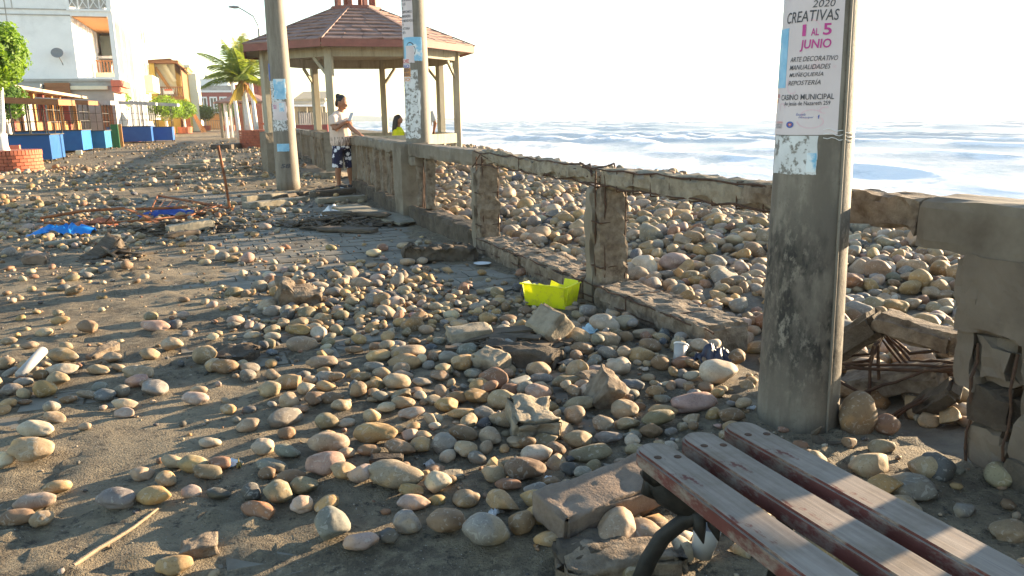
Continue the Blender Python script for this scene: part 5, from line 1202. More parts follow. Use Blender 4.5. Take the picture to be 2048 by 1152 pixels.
# man: faces the sea (image right), looks down at a phone, left hand on the railing
mg = G(690, 379); man = empty('person', (mg.x, mg.y, .0), 0, 'man in beige knit tee and floral shorts looking at a phone, hand on railing', 'person', 'people at the railing')
hw = RS(14.55, -.05, RH + .035)                         # where the left hand rests
hl_ = (hw - Vector((mg.x, mg.y, 0))) / .955; man.scale = (.955,) * 3
def hd(L):                                              # head bowed towards the phone and turned a little to the camera
    q = Matrix.Rotation(R(-14), 4, 'Z') @ Matrix.Rotation(R(24), 4, 'Y'); c = V3(.03, 0, 1.56)
    return [c + q.to_3x3() @ (p - c) for p in L[0]], L[1]
rs_, ls_ = V3(-.10, -.20, 1.34), V3(.04, .18, 1.34)
re_, rw = V3(-.07, -.27, 1.13), V3(.13, -.24, 1.26)
le_ = ls_.lerp(hl_, .52) + V3(-.04, .04, -.03); lw = hl_ + (le_ - hl_).normalized() * .13
body = [([V3(-.02, 0, .86), V3(-.02, 0, 1.0), V3(-.03, 0, 1.15), V3(-.03, 0, 1.30), V3(-.02, 0, 1.42), V3(0, 0, 1.46)], [(.12, .16), (.13, .165), (.13, .17), (.125, .19), (.09, .13), (.06, .06)]),
        ([V3(0, 0, 1.42), V3(.02, 0, 1.50), V3(.03, 0, 1.56)], [.062, .056, .056]),
        *[hd(L) for L in (ball((.03, -.01, 1.625), (.095, .098, .125), 9), ball((.085, -.012, 1.562), (.056, .06, .052)), ([V3(.116, -.012, 1.64), V3(.142, -.012, 1.60), V3(.122, -.012, 1.588)], [.012, .020, .012]), ball((.130, -.012, 1.552), (.014, .030, .010)), ball((.01, -.108, 1.615), (.022, .013, .034)), ball((.01, .088, 1.615), (.022, .013, .034)), ball((.116, -.048, 1.638), (.011, .015, .009)), ball((.116, .024, 1.638), (.011, .015, .009)))],
        ([rs_ + V3(.02, .05, .02), rs_, re_], [.055, .060, .045]), ([re_, re_.lerp(rw, .4), rw], [.046, .043, .029]),
        ([ls_ + V3(-.02, -.05, .02), ls_, le_], [.055, .058, .044]), ([le_, le_.lerp(lw, .4), lw], [.044, .041, .028]),
        ([V3(-.06, -.07, .86), V3(-.07, -.08, .66), V3(-.07, -.085, .47)], [.085, .08, .055]), ([V3(-.07, -.085, .47), V3(-.095, -.085, .33), V3(-.09, -.09, .12), V3(-.085, -.09, .05)], [.055, .058, .036, .036]),
        ([V3(.05, .07, .86), V3(.08, .08, .66), V3(.10, .08, .47)], [.085, .08, .055]), ([V3(.10, .08, .47), V3(.10, .085, .33), V3(.11, .085, .12), V3(.11, .085, .05)], [.055, .058, .036, .036])]
body += hand_lofts(rw, V3(.8, .15, .45), V3(-.5, 0, .8), V3(.1, .9, .2), .8); body += hand_lofts(lw, (hl_ + V3(.07, 0, -.04)) - lw, V3(.2, 0, 1), V3(-.2, -1, 0), .2)
fuse('body', body, MT['skin'], man, .0085, 2)
ov = lambda L, k: [(p, [(q[0] + k, q[1] + k) if isinstance(q, tuple) else q + k for q in r]) for p, r in L]
sh = ov([([V3(-.02, 0, .83), V3(-.02, 0, .9), V3(-.02, 0, 1.0), V3(-.03, 0, 1.15), V3(-.03, 0, 1.30), V3(-.02, 0, 1.41), V3(0, 0, 1.455)], [(.185, .185), (.195, .19), (.195, .185), (.18, .18), (.165, .195), (.11, .14), (.07, .07)]), ([rs_ + V3(.03, .06, .02), rs_ + V3(-.005, -.005, .0), rs_.lerp(re_, .62)], [.062, .070, .072]), ([ls_ + V3(-.03, -.06, .02), ls_, ls_.lerp(le_, .6)], [.062, .068, .068])], .012)
fuse('tee_shirt', sh, MT['shirt'], man, .012, 5)
so = ov([([V3(-.02, 0, .88), V3(-.01, 0, .76)], [(.175, .155), (.18, .165)]), ([V3(-.055, -.07, .84), V3(-.085, -.085, .64), V3(-.095, -.09, .42)], [.105, .10, .098]), ([V3(.05, .07, .84), V3(.09, .085, .64), V3(.115, .085, .41)], [.105, .10, .098])], .006)
fuse('shorts', so, MT['floral'], man, .012, 4)
ha = [hd(L) for L in [ball((-.012, -.008, 1.655), (.098, .110, .108), 9), ball((-.05, 0, 1.60), (.06, .10, .10))] + [ball((-.02 + .05 * math.sin(i * 2.1), -.01 + .06 * math.cos(i * 1.7), 1.70 + .012 * math.sin(i)), .05) for i in range(7)]]
fuse('hair', ha, MT['hair'], man, .012, 2)
for (x, y) in ((-.075, -.09), (.12, .085)):
    sho = fuse('shoe', [([V3(x - .07, y, .045), V3(x, y, .055), V3(x + .10, y - .03, .04), V3(x + .17, y - .05, .028)], [(.042, .045), (.048, .052), (.048, .036), (.034, .022)])], MT['shoe'], man, .010, 2)
    mb = MB(); mb.tube([(x - .085, y, .008), (x + .05, y - .015, .008), (x + .18, y - .052, .008)], [(.046, .010), (.050, .010), (.034, .010)], 10); mb.build('sole', MT['shoe_white'], sho)
    mb = MB(); mb.bar((x + .02, y - .062, .05), (x + .10, y - .075, .04), .008, .018); mb.build('stripe', MT['shoe_white'], sho)
ph = MB(); ph.box((0, 0, 0), (.012, .08, .165), bev=.003); po_ = ph.build('phone', MT['phone'], None, loc=Vector((mg.x, mg.y, 0)) + (rw + V3(.11, .0, .10)) * .955); po_.rotation_euler = (0, R(32), R(58)); tag(po_, 'smartphone held up in the hand of the man in floral shorts', 'phone')
# seated woman in lime jacket (faces the sea)
wg = at(797, 262, 19.6); wom = empty('person', (wg.x, wg.y, .0), R(-6), 'seated woman with long black hair in a lime yellow jacket inside the gazebo', 'person', 'people in the gazebo')
wb = [([V3(-.02, 0, .50), V3(-.02, 0, .7), V3(0, 0, .95), V3(.0, 0, 1.03)], [(.14, .15), (.12, .14), (.12, .17), (.05, .05)]), ([V3(0, 0, 1.0), V3(.015, 0, 1.12)], [.045, .045]), ball((.03, 0, 1.22), (.08, .075, .105), 9), ball((.07, 0, 1.175), (.035, .04, .04)), ([V3(.10, 0, 1.235), V3(.122, 0, 1.215), V3(.105, 0, 1.20)], [.008, .014, .008]), ball((.105, 0, 1.175), (.010, .022, .008)), ball((.03, -.078, 1.215), (.015, .010, .024)),
      ([V3(0, -.09, .52), V3(.4, -.1, .54), V3(.42, -.1, .3), V3(.42, -.1, .06)], [.085, .06, .05, .035]), ([V3(0, .09, .52), V3(.4, .1, .54), V3(.42, .1, .3), V3(.42, .1, .06)], [.085, .06, .05, .035]), ([V3(.39, -.1, .04), V3(.55, -.1, .03)], [.035, .03]), ([V3(.39, .1, .04), V3(.55, .1, .03)], [.035, .03]),
      ([V3(0, -.18, .96), V3(.02, -.22, .76), V3(.20, -.15, .70)], [.05, .045, .032]), ([V3(0, .18, .96), V3(.02, .22, .76), V3(.20, .12, .70)], [.05, .045, .032])] + hand_lofts(V3(.20, -.15, .70), V3(1, .2, 0), V3(0, 0, 1), V3(0, .6, .6), .5, .9) + hand_lofts(V3(.20, .12, .70), V3(1, -.2, 0), V3(0, 0, 1), V3(0, -.6, .6), .5, .9)
fuse('body', wb, MT['skin'], wom, .011, 2)
fuse('jacket', ov([([V3(-.02, 0, .46), V3(-.02, 0, .62), V3(-.02, 0, .75), V3(0, 0, .95), V3(.0, 0, 1.05)], [(.17, .17), (.165, .17), (.145, .165), (.125, .175), (.06, .06)]), ([V3(0, -.17, .97), V3(.02, -.22, .76), V3(.17, -.16, .70)], [.06, .062, .05]), ([V3(0, .17, .97), V3(.02, .22, .76), V3(.17, .13, .70)], [.06, .062, .05])], .014), MT['yellowcloth'], wom, .014, 3)
fuse('trousers', ov([([V3(-.05, -.09, .50), V3(.4, -.1, .53), V3(.42, -.1, .3), V3(.42, -.1, .1)], [.095, .07, .06, .05]), ([V3(-.05, .09, .50), V3(.4, .1, .53), V3(.42, .1, .3), V3(.42, .1, .1)], [.095, .07, .06, .05])], .006), MT['darkcloth'], wom, .014, 2)
fuse('hair', [ball((.005, 0, 1.265), (.088, .085, .085), 8), ([V3(-.02, 0, 1.30), V3(-.07, -.01, 1.18), V3(-.10, -.02, 1.0), V3(-.11, -.02, .80)], [(.07, .075), (.06, .085), (.055, .08), (.03, .05)]), ([V3(.0, -.07, 1.24), V3(-.03, -.09, 1.1), V3(-.05, -.1, .95)], [.025, .03, .02])], MT['hair'], wom, .013, 3)
# third person, standing mostly behind the middle pole
tg = at(849, 262, 19.9); thr = empty('person', (tg.x, tg.y, .03), R(100), 'person in a light grey tee partly hidden behind the middle pole', 'person', 'people in the gazebo')
tb = [([V3(0, 0, .86), V3(0, 0, 1.1), V3(0, 0, 1.3), V3(0, 0, 1.43)], [(.12, .16), (.12, .16), (.12, .19), (.06, .06)]), ([V3(0, 0, 1.4), V3(.02, 0, 1.52)], [.055, .055]), ball((.03, 0, 1.60), (.092, .078, .115), 9), ([V3(.11, 0, 1.62), V3(.135, 0, 1.595), V3(.115, 0, 1.58)], [.009, .016, .009]),
      ([V3(0, -.19, 1.36), V3(0, -.27, 1.10), V3(.10, -.24, .90)], [.058, .048, .030]), ([V3(0, .19, 1.36), V3(-.02, .25, 1.10), V3(.10, .24, .90)], [.058, .048, .030]),
      ([V3(0, -.09, .88), V3(.01, -.1, .47), V3(0, -.1, .06)], [.09, .06, .04]), ([V3(0, .09, .88), V3(.01, .1, .47), V3(0, .1, .06)], [.09, .06, .04]), ([V3(-.04, -.1, .04), V3(.18, -.11, .03)], [.04, .035]), ([V3(-.04, .1, .04), V3(.18, .11, .03)], [.04, .035])] + hand_lofts(V3(.10, -.24, .90), V3(.6, 0, -.6), V3(.6, 0, .6), V3(0, .9, 0), .5) + hand_lofts(V3(.10, .24, .90), V3(.6, 0, -.6), V3(.6, 0, .6), V3(0, -.9, 0), .5)
fuse('body', tb, MT['skin'], thr, .011, 2)
fuse('tee_shirt', ov([([V3(0, 0, .82), V3(0, 0, 1.1), V3(0, 0, 1.3), V3(0, 0, 1.43)], [(.15, .18), (.14, .18), (.13, .20), (.07, .075)]), ([V3(0, -.17, 1.38), V3(0, -.25, 1.14)], [.072, .072]), ([V3(0, .17, 1.38), V3(-.01, .24, 1.14)], [.072, .072])], .012), MT['greycloth'], thr, .014, 3)
fuse('trousers', ov([([V3(0, 0, .9), V3(0, 0, .8)], [(.14, .17), (.14, .17)]), ([V3(0, -.09, .86), V3(.01, -.1, .47), V3(0, -.1, .1)], [.1, .075, .06]), ([V3(0, .09, .86), V3(.01, .1, .47), V3(0, .1, .1)], [.1, .075, .06])], .006), MT['darkcloth'], thr, .014, 2)
fuse('hair', [ball((.005, 0, 1.64), (.098, .088, .09), 8)], MT['hair'], thr, .014, 2)
# ------------------------------------------------------------------ planters, trees, palms
def brick_planter(name, c, r, h, label, courses=5, n=26):
    root = empty(name, (c[0], c[1], 0), 0, label, 'planter', 'brick planters')
    mb = MB(); mb.lathe([(r - .10, 0), (r - .10, h - .01), (r - .2, h - .01)], (0, 0, 0), 40); mb.build('mortar_ring', MT['mortar'], root)
    mb = MB(); mb.lathe([(r - .12, h - .12), (.02, h - .06)], (0, 0, 0), 32); mb.build('soil', MT['soil'], root)
    hc = (h - .14) / courses
    V, F = rough_box((2 * math.pi * r / n - .012, .11, hc - .012), n=(2, 1, 1), amp=.002, chip=.006, seed=1); bme = mesh_np('brick', V, F); bme.materials.append(MT['brick'])
    n2 = int(n * 2.1); V, F = rough_box((2 * math.pi * r / n2 - .010, .22, .13), n=(1, 2, 1), amp=.002, chip=.008, seed=2); cme = mesh_np('brick', V, F); cme.materials.append(MT['brick'])
    for k in range(courses):
        for i in range(n):
            a = 2 * math.pi * (i + .5 * (k % 2)) / n
            if math.cos(a - math.atan2(-c[1], -c[0])) < -.25: continue
            link('brick', bme, None, root, ((r - .055) * math.cos(a), (r - .055) * math.sin(a), (k + .5) * hc), (0, 0, a + math.pi / 2))
    for i in range(n2):
        a = 2 * math.pi * i / n2; link('brick', cme, None, root, ((r - .09) * math.cos(a), (r - .09) * math.sin(a), h - .065), (0, 0, a + math.pi / 2 + random.uniform(-.03, .03)))
    return root
def leaves(c, rx, rz, n, size, seed, flat=0.0, shell=.55, lumps=9):
    """leaf quads through the volume of a lumpy clipped crown"""
    r_ = np.random.default_rng(seed); d = r_.normal(size=(n, 3)); d /= np.linalg.norm(d, axis=1)[:, None]
    if flat: d[:, 2] = np.where(d[:, 2] < -flat, -flat * r_.random(n), d[:, 2])
    rad = (shell + (1 - shell) * r_.random(n) ** .6) * (1 + .16 * vnoise(d * 2.6 + seed) + .10 * vnoise(d * 6 + seed * 2))
    keep = vnoise(d * 4.5 + seed * 3 + rad[:, None]) > -.42; d, rad = d[keep], rad[keep]; n = len(d)
    P = d * rad[:, None] * np.array([rx, rx, rz]) + np.array(c)
    t = np.cross(d, r_.normal(size=(n, 3))); t /= np.linalg.norm(t, axis=1)[:, None] + 1e-6
    nb = np.cross(t, d + .8 * r_.normal(size=(n, 3))); nb /= np.linalg.norm(nb, axis=1)[:, None] + 1e-6
    s = size * r_.uniform(.6, 1.35, n)[:, None]
    V = np.stack([P - t * s, P + nb * s * .5 + t * s * .1, P + t * s, P - nb * s * .5 + t * s * .1], 1).reshape(-1, 3)
    return V, np.arange(4 * n).reshape(-1, 4)
def ficus(c, h_trunk, rx, rz, label, n=3500, size=.05, seed=1, mat='leaf', group='clipped ficus trees', zc=None, fork=True, white=True):
    root = empty('ficus_tree', c, 0, label, 'tree', group); zc = zc or h_trunk + rz * .8
    mb = MB(); r0 = .09 + rx * .05
    if fork:
        mb.tube([(0, 0, 0), (-.03, 0, .3), (-.02, 0, .62)], [r0 * 1.5, r0 * 1.15, r0 * 1.2], 10)
        for (dx, dy, q) in ((.10, .05, 1), (-.42, .1, .9), (-.15, -.2, .8)): mb.tube([(-.02, 0, .58), (dx * .7, dy * .6, .95), (dx * 1.0, dy, 1.35), (dx * 1.2 + .05, dy * 1.3, h_trunk), (dx * 2, dy * 2, zc)], [r0 * .85 * q, r0 * .62 * q, r0 * .5 * q, r0 * .42 * q, .02], 8)
    else:
        mb.tube([(0, 0, 0), (.03, 0, h_trunk * .5), (0, .02, h_trunk), (0, 0, zc)], [r0, r0 * .8, r0 * .7, .03], 8)
        for k in range(4): mb.tube([(0, 0, h_trunk * .8), (.3 * math.cos(k * 1.7) * rx, .3 * math.sin(k * 1.7) * rx, zc - rz * .3), (.6 * math.cos(k * 1.7) * rx, .6 * math.sin(k * 1.7) * rx, zc + rz * .2)], [r0 * .5, r0 * .35, .02], 6)
    mb.build('trunk', MT['whitewash'] if white else MT['bark'], root, True)
    V, F = leaves((0, 0, zc), rx, rz, n, size, seed); link('crown', mesh_np('crown', V, F), MT[mat], root)
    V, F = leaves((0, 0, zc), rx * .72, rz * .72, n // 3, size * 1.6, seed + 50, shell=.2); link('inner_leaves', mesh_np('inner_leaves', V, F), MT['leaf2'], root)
    return root
pc = G(28, 330); brick_planter('brick_planter', (-13.72, 22.0), .78, .60, 'round orange brick planter at the left edge holding the big ficus')
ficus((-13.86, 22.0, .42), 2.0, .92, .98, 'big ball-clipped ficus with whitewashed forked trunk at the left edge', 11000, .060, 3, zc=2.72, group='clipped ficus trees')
# red seat back by the planter
mb = MB(); b0 = at(32, 300, 23.5); mb.box((b0.x - .4, b0.y, .62), (1.0, .08, .14), .1); mb.box((b0.x - .4, b0.y - .02, .3), (.06, .3, .55), .1); tag(mb.build('park_chair', MT['coral']), 'coral red seat back peeking out behind the left planter', 'seat')
# row of clipped trees further along (each in a small pot)
for k, (px, py, Y, rx, rz, zc, lab, mt) in enumerate(((237, 290, 62, 1.25, 1.0, 3.0, 'clipped ficus with tall round crown between two kiosks', 'leaf'), (335, 270, 84, 2.0, 1.25, 2.8, 'wide clipped ficus in front of the wooden balcony house', 'leaf'), (371, 267, 92, 1.5, 1.1, 2.7, 'clipped ficus just right of the wide one', 'leaf'), (411, 262, 118, 1.9, 1.15, 2.6, 'clipped ficus standing before the dark red building', 'leaf2'), (459, 264, 112, 1.6, 1.5, 2.9, 'dark round ficus beside the palm trunk', 'leaf2'), (22, 300, 30, .8, .8, 2.2, 'small ficus seen behind the forked white trunk', 'leaf2'))):
    p = at(px, py, Y); ficus((p.x, p.y, 0), zc - rz * .9, rx, rz, lab, 2600, .11 if Y > 50 else .06, 11 + k, mt, fork=False, zc=zc)
    if Y > 50:
        mb = MB(); mb.lathe([(.55, 0), (.75, .05), (.8, .75), (.7, .75)], (p.x, p.y - .02, 0), 16); tag(mb.build('clay_pot', MT['brick']), ('orange pot under the ficus between two kiosks', 'orange pot under the wide clipped ficus', 'orange pot under the ficus right of the wide one', 'orange pot under the ficus before the dark red building', 'orange pot under the dark round ficus')[k], 'pot', 'planting pots')
def palm(c, h, lean, nf, fl, label, seed, dry=4, white_h=1.2, group='coconut palms'):
    root = empty('palm_tree', c, 0, label, 'palm', group); r_ = random.Random(seed); tp = Vector((lean, 0, h))
    mb = MB(); mb.tube([(0, 0, 0), (lean * .2, 0, h * .3), (lean * .55, 0, h * .65), tp], [.20, .15, .13, .15], 10); mb.build('trunk', MT['whitewash'], root, True)
    mb = MB(); mb.lathe([(.13, -.7), (.17, -.4), (.19, -.15), (.14, .1), (.04, .3)], tp, 12)
    for k in range(14): a = k * 2.4; mb.tube([tp + Vector((.1 * math.cos(a), .1 * math.sin(a), -.1)), tp + Vector((.24 * math.cos(a), .24 * math.sin(a), -.2)), tp + Vector((.25 * math.cos(a), .25 * math.sin(a), -.55))], [.04, .03, .01], 5)
    mb.build('fibre_crown', MT['fibre'], root)
    for k in range(nf + dry):
        isd = k >= nf; a = k * 2.399 + seed; el = (1.5 - 1.35 * (k / nf) ** 1.2) if not isd else -.45 - .25 * r_.random()
        L = fl * r_.uniform(.85, 1.1) * (.55 if isd else 1); pts = []; p = tp.copy(); d = Vector((math.cos(a) * math.cos(el), math.sin(a) * math.cos(el), math.sin(el)))
        m = 12
        for i in range(m + 1):
            pts.append(p.copy()); p = p + d * (L / m); d = (d + Vector((0, 0, -.085 - .03 * (i / m)))).normalized()
        fr = MB(); fr.tube(pts, [.035 * (1 - .85 * i / m) for i in range(m + 1)], 5)
        for i in range(1, m * 6):
            t = i / (m * 6); q = t * m; j = min(m - 1, int(q)); P_ = pts[j].lerp(pts[j + 1], q - j); tg_ = (pts[j + 1] - pts[j]).normalized()
            sd = tg_.cross(Vector((0, 0, 1))); sd = sd.normalized() if sd.length > .05 else Vector((1, 0, 0))
            ll = L * .30 * math.sin(math.pi * (.12 + .85 * t)) + .06
            for q_ in (1, -1):
                dr = (sd * q_ * .8 + tg_ * .55 + Vector((0, 0, -.28 - .2 * r_.random()))).normalized(); wv = tg_ * .013
                E = P_ + dr * ll + Vector((0, 0, -.10 * ll)); fr.add([P_ - wv, P_ + wv, P_.lerp(E, .55) + wv * .9 + Vector((0, 0, .02)), E, P_.lerp(E, .55) - wv * .9 + Vector((0, 0, .02))], [(0, 1, 2, 3, 4)])
        fr.build('frond', MT['palm_dry'] if isd or r_.random() < .12 else MT['palm'], root)
    return root
pp = G(507, 297); brick_planter('brick_planter', (pp.x, pp.y + .75), .82, .85, 'round red brick planter holding the palm beyond the left pole', 6, 24)
palm((pp.x - .38, pp.y + .8, .7), 2.4, -.15, 18, 2.2, 'coconut palm with yellowing fronds and whitewashed trunk in the brick planter', 3, dry=4)
p2 = at(513, 256, 58); palm((p2.x, p2.y, 0), 5.2, -.2, 12, 1.9, 'farther palm with a slim pale trunk right of the main palm', 8, dry=2); p3 = at(477, 254, 60); palm((p3.x, p3.y, 0), 4.6, -.2, 9, 1.3, 'slim palm with thin crown left behind the main palm', 5, dry=3)
mb = MB(); b0 = Vector((pp.x + .45, pp.y + .75, .95))
for k in range(10): a = k * .63; mb.tube([b0, b0 + Vector((.15 * math.cos(a), .15 * math.sin(a), .2)), b0 + Vector((.34 * math.cos(a), .34 * math.sin(a), .12))], [.03, .03, .005], 5)
tag(mb.build('dry_plant', MT['brick']), 'small dry orange plant in the palm planter', 'plant')
# tall plain posts seen past the gazebo
for k, (px, y0, y1, Y, r_, lab) in enumerate(((532, 150, 256, 46, .10, 'white post left of the left concrete pole'), (587, 128, 262, 33, .10, 'thin white post just right of the left concrete pole'))):
    a, b = at(px, y1, Y), at(px - (y1 - y0) * .085, y0, Y); mb = MB(); mb.tube([(a.x, a.y, 0), (a.x, a.y, b.z)], [r_, r_ * .8], 10); tag(mb.build('post', MT['whitewash']), lab, 'post')
# street lamp
lb = at(534, 262, 48); lt = at(514, 36, 48); la = at(461, 15, 48); sl = empty('street_lamp', (lb.x, lb.y, 0), 0, 'tall street lamp with curved arm rising behind the gazebo roof', 'street lamp', world=True)
mb = MB(); mb.tube([(lb.x, lb.y, 0), (lb.x, lb.y, lt.z - .6)], [.10, .06], 10); mb.build('mast', MT['grey_metal'], sl)
mb = MB(); mb.tube([(lb.x, lb.y, lt.z - 1.6), (lb.x - .02, lb.y, lt.z - .4), (lb.x - .25, lb.y, lt.z + .1), (lb.x - .8, lb.y, la.z - .15), (la.x + .45, lb.y, la.z)], .035, 8); mb.build('arm', MT['grey_metal'], sl)
mb = MB(); mb.tube([(la.x + .5, lb.y, la.z), (la.x + .2, lb.y, la.z + .02), (la.x - .1, lb.y, la.z + .04)], [(.06, .06), (.12, .09), (.05, .04)], 10); mb.build('lamp_head', MT['grey_metal'], sl)

# ------------------------------------------------------------------ kiosks
TR_ = math.atan2(.948, -.317)
def kiosk(corner, wid, dep, hc, hr, mat, label, canopy='canopy', mul=4, over=.45, lit=None):
    """corner = the ground corner nearest sea and camera; wid runs inland, dep along the promenade"""
    root = empty('kiosk', (corner[0], corner[1], 0), TR_ - math.pi / 2, label, 'kiosk', 'snack kiosks in a row')   # local x seaward, y along
    W_, D_ = wid, dep
    def pt(x, y, z): return Vector((-x, y, z))
    for name, c, d in (('front_panel', (-W_ / 2, .015, .12 + hc / 2), (W_, .03, hc)), ('sea_panel', (-.015, D_ / 2, .12 + hc / 2), (.03, D_ - .064, hc)), ('back_panel', (-W_ / 2, D_ - .015, .12 + hc / 2), (W_, .03, hc)), ('inland_panel', (-W_ + .015, D_ / 2, .12 + hc / 2), (.03, D_ - .064, hc))):
        mb = MB(); mb.box(c, d, bev=.004); mb.build(name, MT[mat], root)
    mb = MB(); mb.box((-W_ / 2, D_ / 2, .12 + hc + .02), (W_ + .08, D_ + .08, .035)); mb.build('counter_top', MT['dark_metal'], root)
    for x in (-.06, -W_ + .06):
        for y in (.06, D_ - .06): mb = MB(); mb.box((x, y, .06), (.06, .06, .12)); mb.build('foot', MT['dark_metal'], root)
    xs = [-W_ * i / mul for i in range(mul + 1)]; ys = [D_ * j / 2 for j in range(3)]
    for i, x in enumerate(xs):
        for y in (.02, D_ - .02): mb = MB(); mb.bar((x * .985 - .01, y, hc + .15), (x * .985 - .01, y, hr), .03, .03, (0, 1, 0)); mb.build('mullion', MT['dark_metal'], root)
    for x in (-.02, -W_ + .02): mb = MB(); mb.bar((x, D_ / 2, hc + .15), (x, D_ / 2, hr), .03, .03, (0, 1, 0)); mb.build('mullion', MT['dark_metal'], root)
    for z in (hc + .55, hc + .95): mb = MB(); mb.bar((0, .0, z), (-W_, .0, z), .02); mb.bar((.0, 0, z), (.0, D_, z), .02); mb.build('cross_bar', MT['dark_metal'], root)
    o_ = over; q = [(o_, -o_, hr - .06), (o_, D_ + o_ * .5, hr - .02), (-W_ - o_, D_ + o_ * .5, hr + .16), (-W_ - o_, -o_, hr + .14)]
    mb = MB(); mb.slab(q, .06); mb.build('canopy', MT[canopy], root)
    for a_, b_ in ((q[0], q[1]), (q[0], q[3])):
        A_, B_ = Vector(a_), Vector(b_); mb = MB(); mb.slab([A_ + Vector((.01, -.01, .02)), B_ + Vector((.01, -.01, .02)), B_ + Vector((.01, -.01, -.17)), A_ + Vector((.01, -.01, -.17))], .03); mb.build('valance', MT['brownwood' if canopy == 'canopy' else 'canopy_grey'], root)
    for k in range(3): y = -o_ * .5 + (D_ + o_) * k / 2; mb = MB(); mb.bar((o_ * .9, y, hr - .12), (-W_ - o_ * .9, y, hr + .06), .05, .05); mb.build('canopy_rib', MT['brownwood'], root)
    return root
KS = [((106, 326), 2.6, 2.2, .80, 2.10, 'blue1', 'dark blue snack kiosk nearest the left planter', 'canopy', 5), ((168, 306), 2.6, 2.4, .86, 2.30, 'blue2', 'bright blue snack kiosk second from the left planter', 'canopy', 4), ((213, 301), 2.2, 2.0, .80, 2.35, 'teal', 'teal snack kiosk third from the left planter', 'canopy_grey', 4), ((305, 286), 2.6, 2.6, .92, 2.55, 'blue3', 'royal blue snack kiosk with flat grey canopy, fourth in the row', 'canopy_grey', 4), ((347, 284), 1.9, 1.6, .85, 2.5, 'blue3', 'smaller royal blue kiosk farthest along the row', 'canopy_grey', 2)]
for (px, py), wd, dp, hc, hr, mt, lab, cn, mu in KS:
    g = G(px, py); kiosk((g.x, g.y), wd, dp, hc, hr, mt, lab, cn, mu)
for k, (px, py, Y, m_, lab) in enumerate(((234, 300, 42, 'green', 'green upright panel beside the teal kiosk'), (241, 296, 43.5, 'orangewood', 'orange wooden panel beside the teal kiosk'))):
    p = at(px, py, Y); mb = MB(); mb.box((p.x, p.y, .62), (.35, .08, 1.2), .3); tag(mb.build('panel', MT[m_]), lab, 'panel')
p = at(275, 285, 54); mb = MB(); mb.box((p.x - 1.1, p.y + .6, .5), (1.9, 1.2, .95), .3, bev=.02); tag(mb.build('red_counter', MT['redwall']), 'dark red counter between the teal and royal blue kiosks', 'counter')
p = at(255, 320, 33); 
for k, (px, py, lab) in enumerate(((161, 310, 'yellow stone block under the second kiosk'),)):
    g = G(px, py); mb = MB(); mb.box((g.x, g.y - .1, .1), (.24, .2, .2), .4, bev=.02); tag(mb.build('stone_block', MT['cream']), lab, 'block')

# ------------------------------------------------------------------ buildings (town frame: a along the promenade, w towards the sea)
class TB:
    """building whose parts are boxes in the town frame"""
    def __init__(s, name, label, a, w): s.o = empty(name, AW(a, w), 0, label, 'building', world=True)
    def box(s, name, a0, a1, w0, w1, z0, z1, mat, parent=None):
        mb = MB(); mb.box(AW((a0 + a1) / 2, (w0 + w1) / 2, (z0 + z1) / 2), (abs(a1 - a0), abs(w1 - w0), z1 - z0), TOWN_ROT); return mb.build(name, MT[mat], parent or s.o)
    def window(s, side, c, z0, z1, wd, pos, frame='white', glass='glass', fr=.10, sill=True):
        """side 'sea' (plane w=pos, centre along a) or 'cam' (plane a=pos, centre along w)"""
        t = .06
        def bx(nm, u0, u1, q0, q1, pr, m_, par=None):
            if side == 'sea': return s.box(nm, u0, u1, pos + .004, pos + pr, q0, q1, m_, par)
            return s.box(nm, pos - pr, pos - .004, u0, u1, q0, q1, m_, par)
        wn_ = bx('window', c - wd / 2, c + wd / 2, z0, z1, .03, glass)
        for u0, u1, q0, q1 in ((c - wd / 2 - fr, c - wd / 2, z0 - fr, z1 + fr), (c + wd / 2, c + wd / 2 + fr, z0 - fr, z1 + fr), (c - wd / 2, c + wd / 2, z1, z1 + fr), (c - wd / 2, c + wd / 2, z0 - fr, z0)): bx('frame', u0, u1, q0, q1, .09, frame, wn_)
        return wn_
# white three-storey block with loggia
wb_ = TB('white_apartment_block', 'large white apartment block with open loggia and fins at upper left', 69, -12)
wb_.box('side_wall', 69, 88, -34, -11.2, 0, 17, 'white')
for z in (4.55, 9.15, 9.55): wb_.box('side_ledge', 68.93, 69.0, -34, -11.22, z, z + .07, 'greyplaster')
for w_, z0, z1 in ((-15.4, 6.5, 12.2), (-14.95, 9.6, 14)): wb_.box('plaster_crack', 68.975, 68.998, w_, w_ + .06, z0, z1, 'greyplaster')
wb_.window('cam', -17.4, 10.6, 12.4, 1.3, 69, 'greyplaster', 'grey_metal'); wb_.box('loggia_floor', 69, 88, -11.196, -8.7, 4.35, 4.75, 'white'); wb_.box('loggia_ceiling', 69, 88, -11.196, -8.7, 9.15, 9.5, 'white')
wb_.box('ceiling_boards', 69.1, 87.9, -11.1, -8.8, 9.07, 9.146, 'brownceil'); wb_.box('middle_floor', 80, 88, -11.196, -8.75, 6.9, 7.1, 'white')
for k, a in enumerate((69.0, 72.4, 75.8, 79.2, 82.6, 86.0)): wb_.box('fin', a, a + .45, -8.696, -8.35, 0, 16.5, 'white')
wb_.box('front_wall', 79, 88, -9.0, -8.72, 4.76, 9.06, 'white'); wb_.box('upper_front', 72, 88, -9.0, -8.72, 9.51, 16, 'white')
for k in range(5): a = 70.6 + k * 2.3; wb_.window('sea', a, 7.4, 9.2, .35, -11.19, 'white', 'redslit', .04); wb_.window('sea', a, 4.95, 6.4, .35, -11.19, 'white', 'redslit', .04)
wb_.box('green_screen', 80.0, 80.1, -10.9, -9.1, 7.12, 8.8, 'greenglass'); 
for k in range(9): wb_.box('baluster', 76.6, 76.72, -10.9 + k * .24, -10.79 + k * .24, 5.5, 6.4, 'brownwood')
